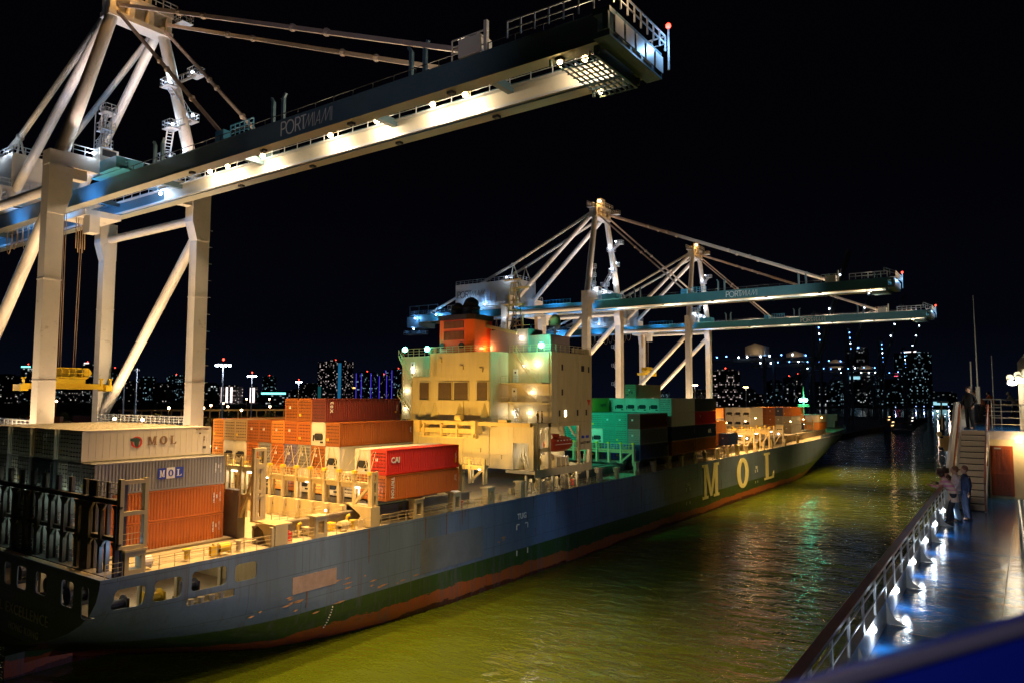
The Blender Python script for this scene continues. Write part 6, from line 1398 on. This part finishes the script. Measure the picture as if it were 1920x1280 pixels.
for k in range(3):
    d = MB(); d.tube((35.3, .62-.26*k, 25.28+.12*k), (35.7, .62-.26*k, 25.28+.12*k), .13, n=14); d.tube((35.2, .62-.26*k, 25.12+.12*k), (35.3, .62-.26*k, 25.12+.12*k), .10, n=12); fl = d.build('wall_floodlight', paint('lamp_housing', (.4,.4,.3), .4), cs)
    d = MB(); d.ball((35.2, .55-.3*k, 25.06+.1*k), .12, 8, 6, sz=(.8,1.4,.7)); d.build('lamp_glass', G_white, fl)
lamp(cs, (34.9, .5, 25.0), WHITE, 70, radius=.15)
lamp(cs, (23.6, 1.5, 23.4), (1,.85,.8), 34, 'SPOT', .15, aim=(27.2, 2.1, 21.6), angle=46)  # unseen spot added to brighten the people at the rail
lamp(cs, (28.2, 2.0, 24.2), (1,.8,.6), 60, 'SPOT', .1, aim=(32.5, 1.8, 22), angle=60)  # unseen spot added to brighten the stairs
lamp(cs, (37.5, .9, 25.3), (1,.85,.55), 60, radius=.1)
t_ = MB(); t_.box(34.0, 34.3, .3, .5, 22.8, 22.87); t_.build('ceiling_lamp', G_warm, cs); lamp(cs, (33.9, .2, 22.6), (1,.72,.32), 22, radius=.12)
# curved white guard at the right edge and its slatted bench
d = MB()
for yo in (.34, .22):
    pts = [(24.6, yo, DZ+.0), (24.7, yo, DZ+.75), (24.9, yo, DZ+1.0), (25.3, yo, DZ+1.08), (29.8, yo-.02, DZ+1.05)]
    yb_ = yo-.34; d.path([(25.2, .37+yb_, DZ), (25.2, .37+yb_, DZ+.85), (25.0, .37+yb_, DZ+1.02), (24.6, .36+yb_, DZ+1.08), (16, .16+yb_, DZ+1.05)], .03, 6)
    for k in range(10): d.bar((24.5-.8*k, .355-.018*k+yb_, DZ), (24.5-.8*k, .355-.018*k+yb_, DZ+1.05), .03)
    d.bar((24.9, .36+yb_, DZ+.5), (16, .16+yb_, DZ+.5), .03)
d.build('guard_rail', paint('warm_white', (.7,.66,.55), .35), cs)
# blue rail top right in front of the lens
d = MB()
A_, Bv = Vector((.663, .135, 24.5-.2348)), Vector((.7464, .0116, 24.5-.1906))
dirv = (Bv-A_).normalized(); dn = Vector((.0, 0, -1))
a0, b0 = A_-dirv*.5, Bv+dirv*.6
bk = Vector((-.02, -.0, -.02))
nrm = Vector((.02, .005, 0))
cs_v = [a0+nrm, b0+nrm, b0+dn*.5+nrm, a0+dn*.5+nrm, a0-nrm, b0-nrm, b0+dn*.5-nrm, a0+dn*.5-nrm]
cs_v = [v+Vector((.02,.005,0)) for v in cs_v]
d.add(cs_v, [(0,1,2,3),(7,6,5,4),(0,4,5,1),(3,2,6,7),(0,3,7,4),(1,5,6,2)]); d.build('blue_screen_panel', paint('bright_blue_panel', (.015,.045,.52), .35), cs)
d = MB(); d.tube(a0+Vector((.0,0,.002)), b0+Vector((.0,0,.002)), .006, n=10); d.build('panel_trim', paint('trim_grey', (.45,.38,.40), .3, .3), cs)
lamp(cs, (-.25, .3, 24.7), (.6,.6,1), 7, radius=.15)  # unseen lamp added near the lens for the blue panel
lamp(cs, (-28, 4, 40), (.92,.85,1), 22000, 'SPOT', .4, aim=(45, 50, 56), angle=26, blend=.8)  # unseen spot added behind the view to lift the near boom's outer face
# unseen spots added along our own side to wash and tint the other hull
for x, tx, p_, c_ in ((36, 36, 8500, (.52,.45,1)), (44, 52, 8500, (.65,.68,1)), (56, 78, 15000, (.42,.66,1)), (58, 104, 11000, (.38,.52,1))): lamp(cs, (x, 3.6, 15.5), c_, p_, 'SPOT', .4, aim=(tx, 57, 3), angle=(46 if tx < 60 else 30))
lamp(cs, (60, 3.6, 18), (1,.74,.52), 30000, 'SPOT', .4, aim=(97, 57, 23), angle=22, blend=.4)  # unseen warm spot added to brighten the deckhouse side

# ================================================================== PEOPLE
def loft(mb, pts, n=10):
    """pts: list of (pos, rx, ry) rings; elliptical sections facing along the path"""
    rings = []
    for i, (p, a, b_) in enumerate(pts):
        p = Vector(p); q_ = Vector(pts[min(i+1, len(pts)-1)][0]); s_ = Vector(pts[max(i-1, 0)][0]); dv = (q_-s_).normalized()
        ref = Vector((1,0,0)) if abs(dv.x) < .9 else Vector((0,1,0)); v = dv.cross(ref).normalized(); u = v.cross(dv).normalized()
        rings.append([p+u*a*math.cos(6.28318*k/n)+v*b_*math.sin(6.28318*k/n) for k in range(n)])
    vs = [q_ for r_ in rings for q_ in r_]; m_ = len(rings)
    fs = [(i*n+k, i*n+(k+1) % n, (i+1)*n+(k+1) % n, (i+1)*n+k) for i in range(m_-1) for k in range(n)]
    fs += [tuple(range(n-1, -1, -1)), tuple(range((m_-1)*n, m_*n))]
    mb.add(vs, fs)
def remeshed(mb, name, mat, parent, vox=.014, smooth=3):
    me = mb.mesh(name, mat); o = bpy.data.objects.new(name, me); COL.objects.link(o)
    r_ = o.modifiers.new('r', 'REMESH'); r_.mode = 'VOXEL'; r_.voxel_size = vox
    s_ = o.modifiers.new('s', 'SMOOTH'); s_.iterations = smooth; s_.factor = .5
    dg = bpy.context.evaluated_depsgraph_get(); dg.update(); m2 = bpy.data.meshes.new_from_object(o.evaluated_get(dg)); bpy.data.objects.remove(o)
    m2.materials.clear(); m2.materials.append(mat); m2.shade_smooth(); m2.name = name; return link(name, m2, parent)
skin = paint('skin', (.52,.30,.20), .5, vary=.05, scale=8)
def person(loc, rz, h, label, shirt, pants, hair, pose='stand', hairlen=.0, longshirt=False, group=None, stripes=None, vox=.014):
    """local frame: faces +x, y to the left; feet at origin"""
    p = thing('person', label, 'person', loc, rz, group); k = h/1.75
    V = lambda x, y, z: Vector((x*k, y*k, z*k))
    lean = .34 if pose == 'lean' else (.0 if pose != 'sitlean' else .3)
    hipx = -.10 if pose == 'lean' else 0
    hip = V(hipx, 0, .93); ch = V(hipx+lean*.45, 0, 1.27); sh = V(hipx+lean*.72, 0, 1.42); nk = V(hipx+lean*.85, 0, 1.50); hd = V(hipx+lean+.03, 0, 1.63)
    body = MB(); cl = MB(); tr = MB()
    hips = []
    for s_ in (-1, 1):
        hp_ = hip+V(0, s_*.09, -.02); kn = V(hipx*.5+(.05 if s_ > 0 and pose != 'stand' else .02), s_*.10, .50); an = V(-.02+(.10 if s_ > 0 and pose == 'lean' else 0), s_*.11, .09); ft = an+V(.16, s_*.02, -.05)
        loft(body, [(hp_, .075*k, .075*k), (kn, .055*k, .055*k), (an+V(0,0,.02), .038*k, .038*k), (an+V(0,0,-.04), .04*k, .045*k)])
        loft(body, [(an+V(-.06,0,-.045), .035*k, .035*k), (ft, .03*k, .045*k), (ft+V(.04,0,-.01), .015*k, .03*k)])
        loft(tr, [(hp_+V(0,0,.08), .115*k, .105*k), (hp_+V(0,0,-.06), .105*k, .10*k), (kn, .078*k, .075*k), (an+V(-.01,0,.05), .068*k, .065*k), (an+V(0,0,-.02), .07*k, .066*k)], 12)
    loft(body, [(hip+V(0,0,-.06), .10*k, .15*k), (hip+V(0,0,.12), .09*k, .13*k), (ch, .10*k, .16*k), (sh, .08*k, .17*k), (nk, .05*k, .06*k), (nk+V(.01,0,.05), .048*k, .05*k)])
    loft(tr, [(hip+V(0,0,.12), .115*k, .155*k), (hip+V(0,0,0), .13*k, .175*k), (hip+V(0,0,-.09), .12*k, .165*k)], 14)
    low = -.22 if longshirt else -.02
    loft(cl, [(hip+V(-.0,0,low), .165*k if longshirt else .135*k, .20*k), (hip+V(0,0,.12), .135*k, .175*k), (ch, .135*k, .195*k), (sh+V(0,0,-.02), .105*k, .195*k), (sh+V(.01,0,.04), .075*k, .12*k), (nk, .058*k, .068*k)], 16)
    # head with brow, nose, jaw, ears
    body.ball(hd, .098*k, 16, 12, sz=(1.02,.82,1.2)); body.ball(hd+V(.03,0,-.06), .06*k, 12, 8, sz=(1,.9,.9)); body.ball(hd+V(.104,0,-.02), .018*k, 8, 6, sz=(1,.7,1.3)); body.box(*[c for c in (hd.x+.085*k, hd.x+.105*k)], hd.y-.025*k, hd.y+.025*k, hd.z-.07*k, hd.z-.06*k)
    for s_ in (-1, 1): body.ball(hd+V(0, s_*.083, -.01), .022*k, 8, 6, sz=(.8,.4,1.3)); body.ball(hd+V(.085, s_*.032, .03), .016*k, 8, 6)
    loft(body, [(nk+V(0,0,-.03), .05*k, .055*k), (hd+V(-.01,0,-.08), .05*k, .05*k)])
    for s_ in (-1, 1):
        s0 = sh+V(0, s_*.175, -.01)
        if pose == 'lean': el = s0+V(.16, s_*.07, -.24); wr = el+V(.24, -s_*.12, .04)
        elif pose == 'hands': el = s0+V(-.05, s_*.10, -.27); wr = el+V(.12, -s_*.07, -.20)
        elif pose == 'crossed': el = s0+V(.02, s_*.06, -.27); wr = el+V(.17, -s_*.20, .05)
        else: el = s0+V(-.03, s_*.06, -.28); wr = el+V(.06, s_*.0, -.25)
        loft(body, [(s0, .05*k, .05*k), (el, .038*k, .038*k), (wr, .027*k, .027*k)])
        loft(cl, [(s0+V(0,-s_*.03,.01), .072*k, .07*k), (s0.lerp(el, .5), .062*k, .062*k), (el, .055*k, .055*k), (el.lerp(wr, .88), .042*k, .042*k)], 12)
        fd = (wr-el).normalized(); side = Vector((0,0,1)).cross(fd); side = side.normalized() if side.length > .1 else Vector((0,1,0)); dn_ = fd.cross(side)
        pm_ = wr+fd*.045*k
        loft(body, [(wr-fd*.01, .026*k, .026*k), (pm_, .022*k, .040*k), (pm_+fd*.04*k, .018*k, .042*k)])
        for q_ in range(4):
            b0_ = pm_+fd*.035*k+side*(.034-.0225*q_)*k; ln = (.065,.075,.07,.055)[q_]*k
            loft(body, [(b0_, .010*k, .010*k), (b0_+fd*ln*.55-dn_*.012*k, .0095*k, .0095*k), (b0_+fd*ln*.85-dn_*.035*k, .008*k, .008*k)], 6)
        loft(body, [(wr+fd*.02*k+side*.022*k, .012*k, .012*k), (wr+fd*.055*k+side*.062*k, .0105*k, .0105*k), (wr+fd*.085*k+side*.06*k-dn_*.01, .009*k, .009*k)], 6)
    b = remeshed(body, 'body', skin, p, vox*.75, 2)
    remeshed(tr, 'trousers', pants, p, vox, 3); sc_ = remeshed(cl, 'shirt', shirt, p, vox, 3)
    if hair is not None:
        hm = MB(); hm.ball(hd+V(-.022,0,.03), .108*k, 14, 10, sz=(1.0,.88,1.12))
        if hairlen > 0:
            rn = random.Random(int(h*1000))
            for q_ in range(34):
                a = rn.uniform(.9, 5.4); hm.ball(hd+V(-.03+.10*math.cos(a), .10*math.sin(a), rn.uniform(-.16, .12)*hairlen+.02), rn.uniform(.035,.055)*k, 7, 5)
        # keep the face clear
        hm2 = remeshed(hm, 'hair', hair, p, vox, 1)
    for s_ in (-1, 1):
        an = V(-.02+(.10 if s_ > 0 and pose == 'lean' else 0), s_*.11, .05); sm_ = MB(); loft(sm_, [(an+V(-.08,0,-.01), .035*k, .04*k), (an+V(.03,0,0), .045*k, .05*k), (an+V(.15,s_*.01,-.015), .032*k, .05*k), (an+V(.20,s_*.01,-.025), .018*k, .03*k)], 10)
        sm_.box(an.x-.1*k, an.x+.2*k, an.y-.045*k, an.y+.045*k, 0, .02); sm_.build('shoe', dark, p, smooth=True)
    if stripes:
        pass
    return p
def cloth(name, c, **k): return paint(name, c, .85, vary=.12, scale=6, **k)
hair_d = paint('dark_hair', (.035,.018,.012), .6, vary=.3, scale=20); hair_b = paint('brown_hair', (.20,.09,.04), .6, vary=.3, scale=20); hair_g = paint('grey_hair', (.4,.36,.33), .6, vary=.2, scale=20)
def striped(name, a, b):
    mt = bpy.data.materials.new(name); mt.use_nodes = True; nt = mt.node_tree; bb = nt.nodes['Principled BSDF']; bb.inputs['Roughness'].default_value = .85
    tc = node(nt, 'ShaderNodeTexCoord'); sp = node(nt, 'ShaderNodeSeparateXYZ'); nt.links.new(tc.outputs['Object'], sp.inputs[0])
    mu = node(nt, 'ShaderNodeMath', operation='MULTIPLY'); mu.inputs[1].default_value = 7.5; nt.links.new(sp.outputs['Z'], mu.inputs[0]); fr = node(nt, 'ShaderNodeMath', operation='FRACT'); nt.links.new(mu.outputs[0], fr.inputs[0])
    g = node(nt, 'ShaderNodeMath', operation='GREATER_THAN'); g.inputs[1].default_value = .5; nt.links.new(fr.outputs[0], g.inputs[0])
    z = node(nt, 'ShaderNodeMath', operation='GREATER_THAN'); z.inputs[1].default_value = 1.03; nt.links.new(sp.outputs['Z'], z.inputs[0]); m_ = node(nt, 'ShaderNodeMath', operation='MULTIPLY'); nt.links.new(g.outputs[0], m_.inputs[0]); nt.links.new(z.outputs[0], m_.inputs[1])
    mx = node(nt, 'ShaderNodeMix', data_type='RGBA'); mx.inputs['A'].default_value = (*a, 1); mx.inputs['B'].default_value = (*b, 1); nt.links.new(m_.outputs[0], mx.inputs['Factor']); nt.links.new(mx.outputs['Result'], bb.inputs['Base Color']); return mt
LW = math.radians(95)
person((26.60, 2.16, DZ), LW, 1.66, 'woman with dark curly hair leaning on the rail in a pink striped long jumper', striped('pink_stripes', (.78,.60,.50), (.70,.26,.42)), cloth('dark_jeans', (.03,.035,.05)), hair_d, 'lean', .7, True)
person((27.75, 2.14, DZ), LW, 1.62, 'dark haired person mostly hidden between the striped woman and the pale-shirted man', cloth('brown_top', (.12,.06,.05)), cloth('dark_cloth', (.03,.03,.04)), hair_d, 'lean', .5)
person((27.15, 2.02, DZ), math.radians(110), 1.72, 'man in a pale lilac shirt and blue jeans standing at the rail', cloth('pale_shirt', (.68,.60,.66)), cloth('blue_jeans', (.20,.30,.42)), hair_b, 'crossed')
person((27.75, 1.80, DZ), math.radians(120), 1.70, 'bald-looking man in navy jacket and dark trousers, last of the four at the rail', cloth('navy_jacket', (.02,.035,.10)), cloth('navy_trousers', (.025,.04,.09)), paint('short_red_hair', (.30,.13,.09), .6), 'stand')
person((35.6, 2.06, UZ), math.radians(150), 1.74, 'man in black clothes standing alone at the head of the stairs', cloth('black_cloth', (.008,.008,.01)), cloth('black_trousers', (.008,.008,.01)), hair_d, 'hands')
person((42.5, 2.0, UZ), math.radians(80), 1.66, 'person in dark clothing with an orange sleeve beside the antenna', cloth('dark_orange_sleeve', (.20,.05,.02)), cloth('black_trousers2', (.01,.01,.012)), hair_d, 'lean')
person((56.5, 2.0, UZ), math.radians(60), 1.68, 'person in an orange shirt leaning on the far rail of the upper deck', cloth('orange_shirt', (.6,.17,.06)), cloth('brown_trousers', (.05,.03,.02)), hair_d, 'lean')
person((57.0, .9, UZ), math.radians(75), 1.66, 'grey haired person in a white top bending over the far rail', cloth('white_top', (.55,.48,.38)), cloth('dark_skirt', (.03,.03,.03)), hair_g, 'lean', .3)
for i, (x, y, s_, lab) in enumerate(((88.2, 57.9, cloth('crew_dark', (.06,.05,.05)), 'crew member in dark overalls on the deckhouse gallery, farther from the corner'), (89.3, 57.9, cloth('crew_tan', (.20,.16,.13)), 'crew member in tan shirt on the deckhouse gallery beside the corner post'))):
    person((x, y, 20.6), math.radians(-90+20*i), 1.72, lab, s_, cloth('crew_trousers', (.04,.035,.04)), hair_d, 'hands', vox=.03)
person((29.9, 60.2, 6.9), math.radians(200), 1.7, 'small dock worker in orange overalls on the mooring deck', cloth('orange_overall', (.6,.15,.03)), cloth('orange_overall', (.6,.15,.03)), hair_d, 'hands', vox=.03) if False else None
print('objects', len(bpy.data.objects), 'lights', len([o for o in bpy.data.objects if o.type == 'LIGHT']))
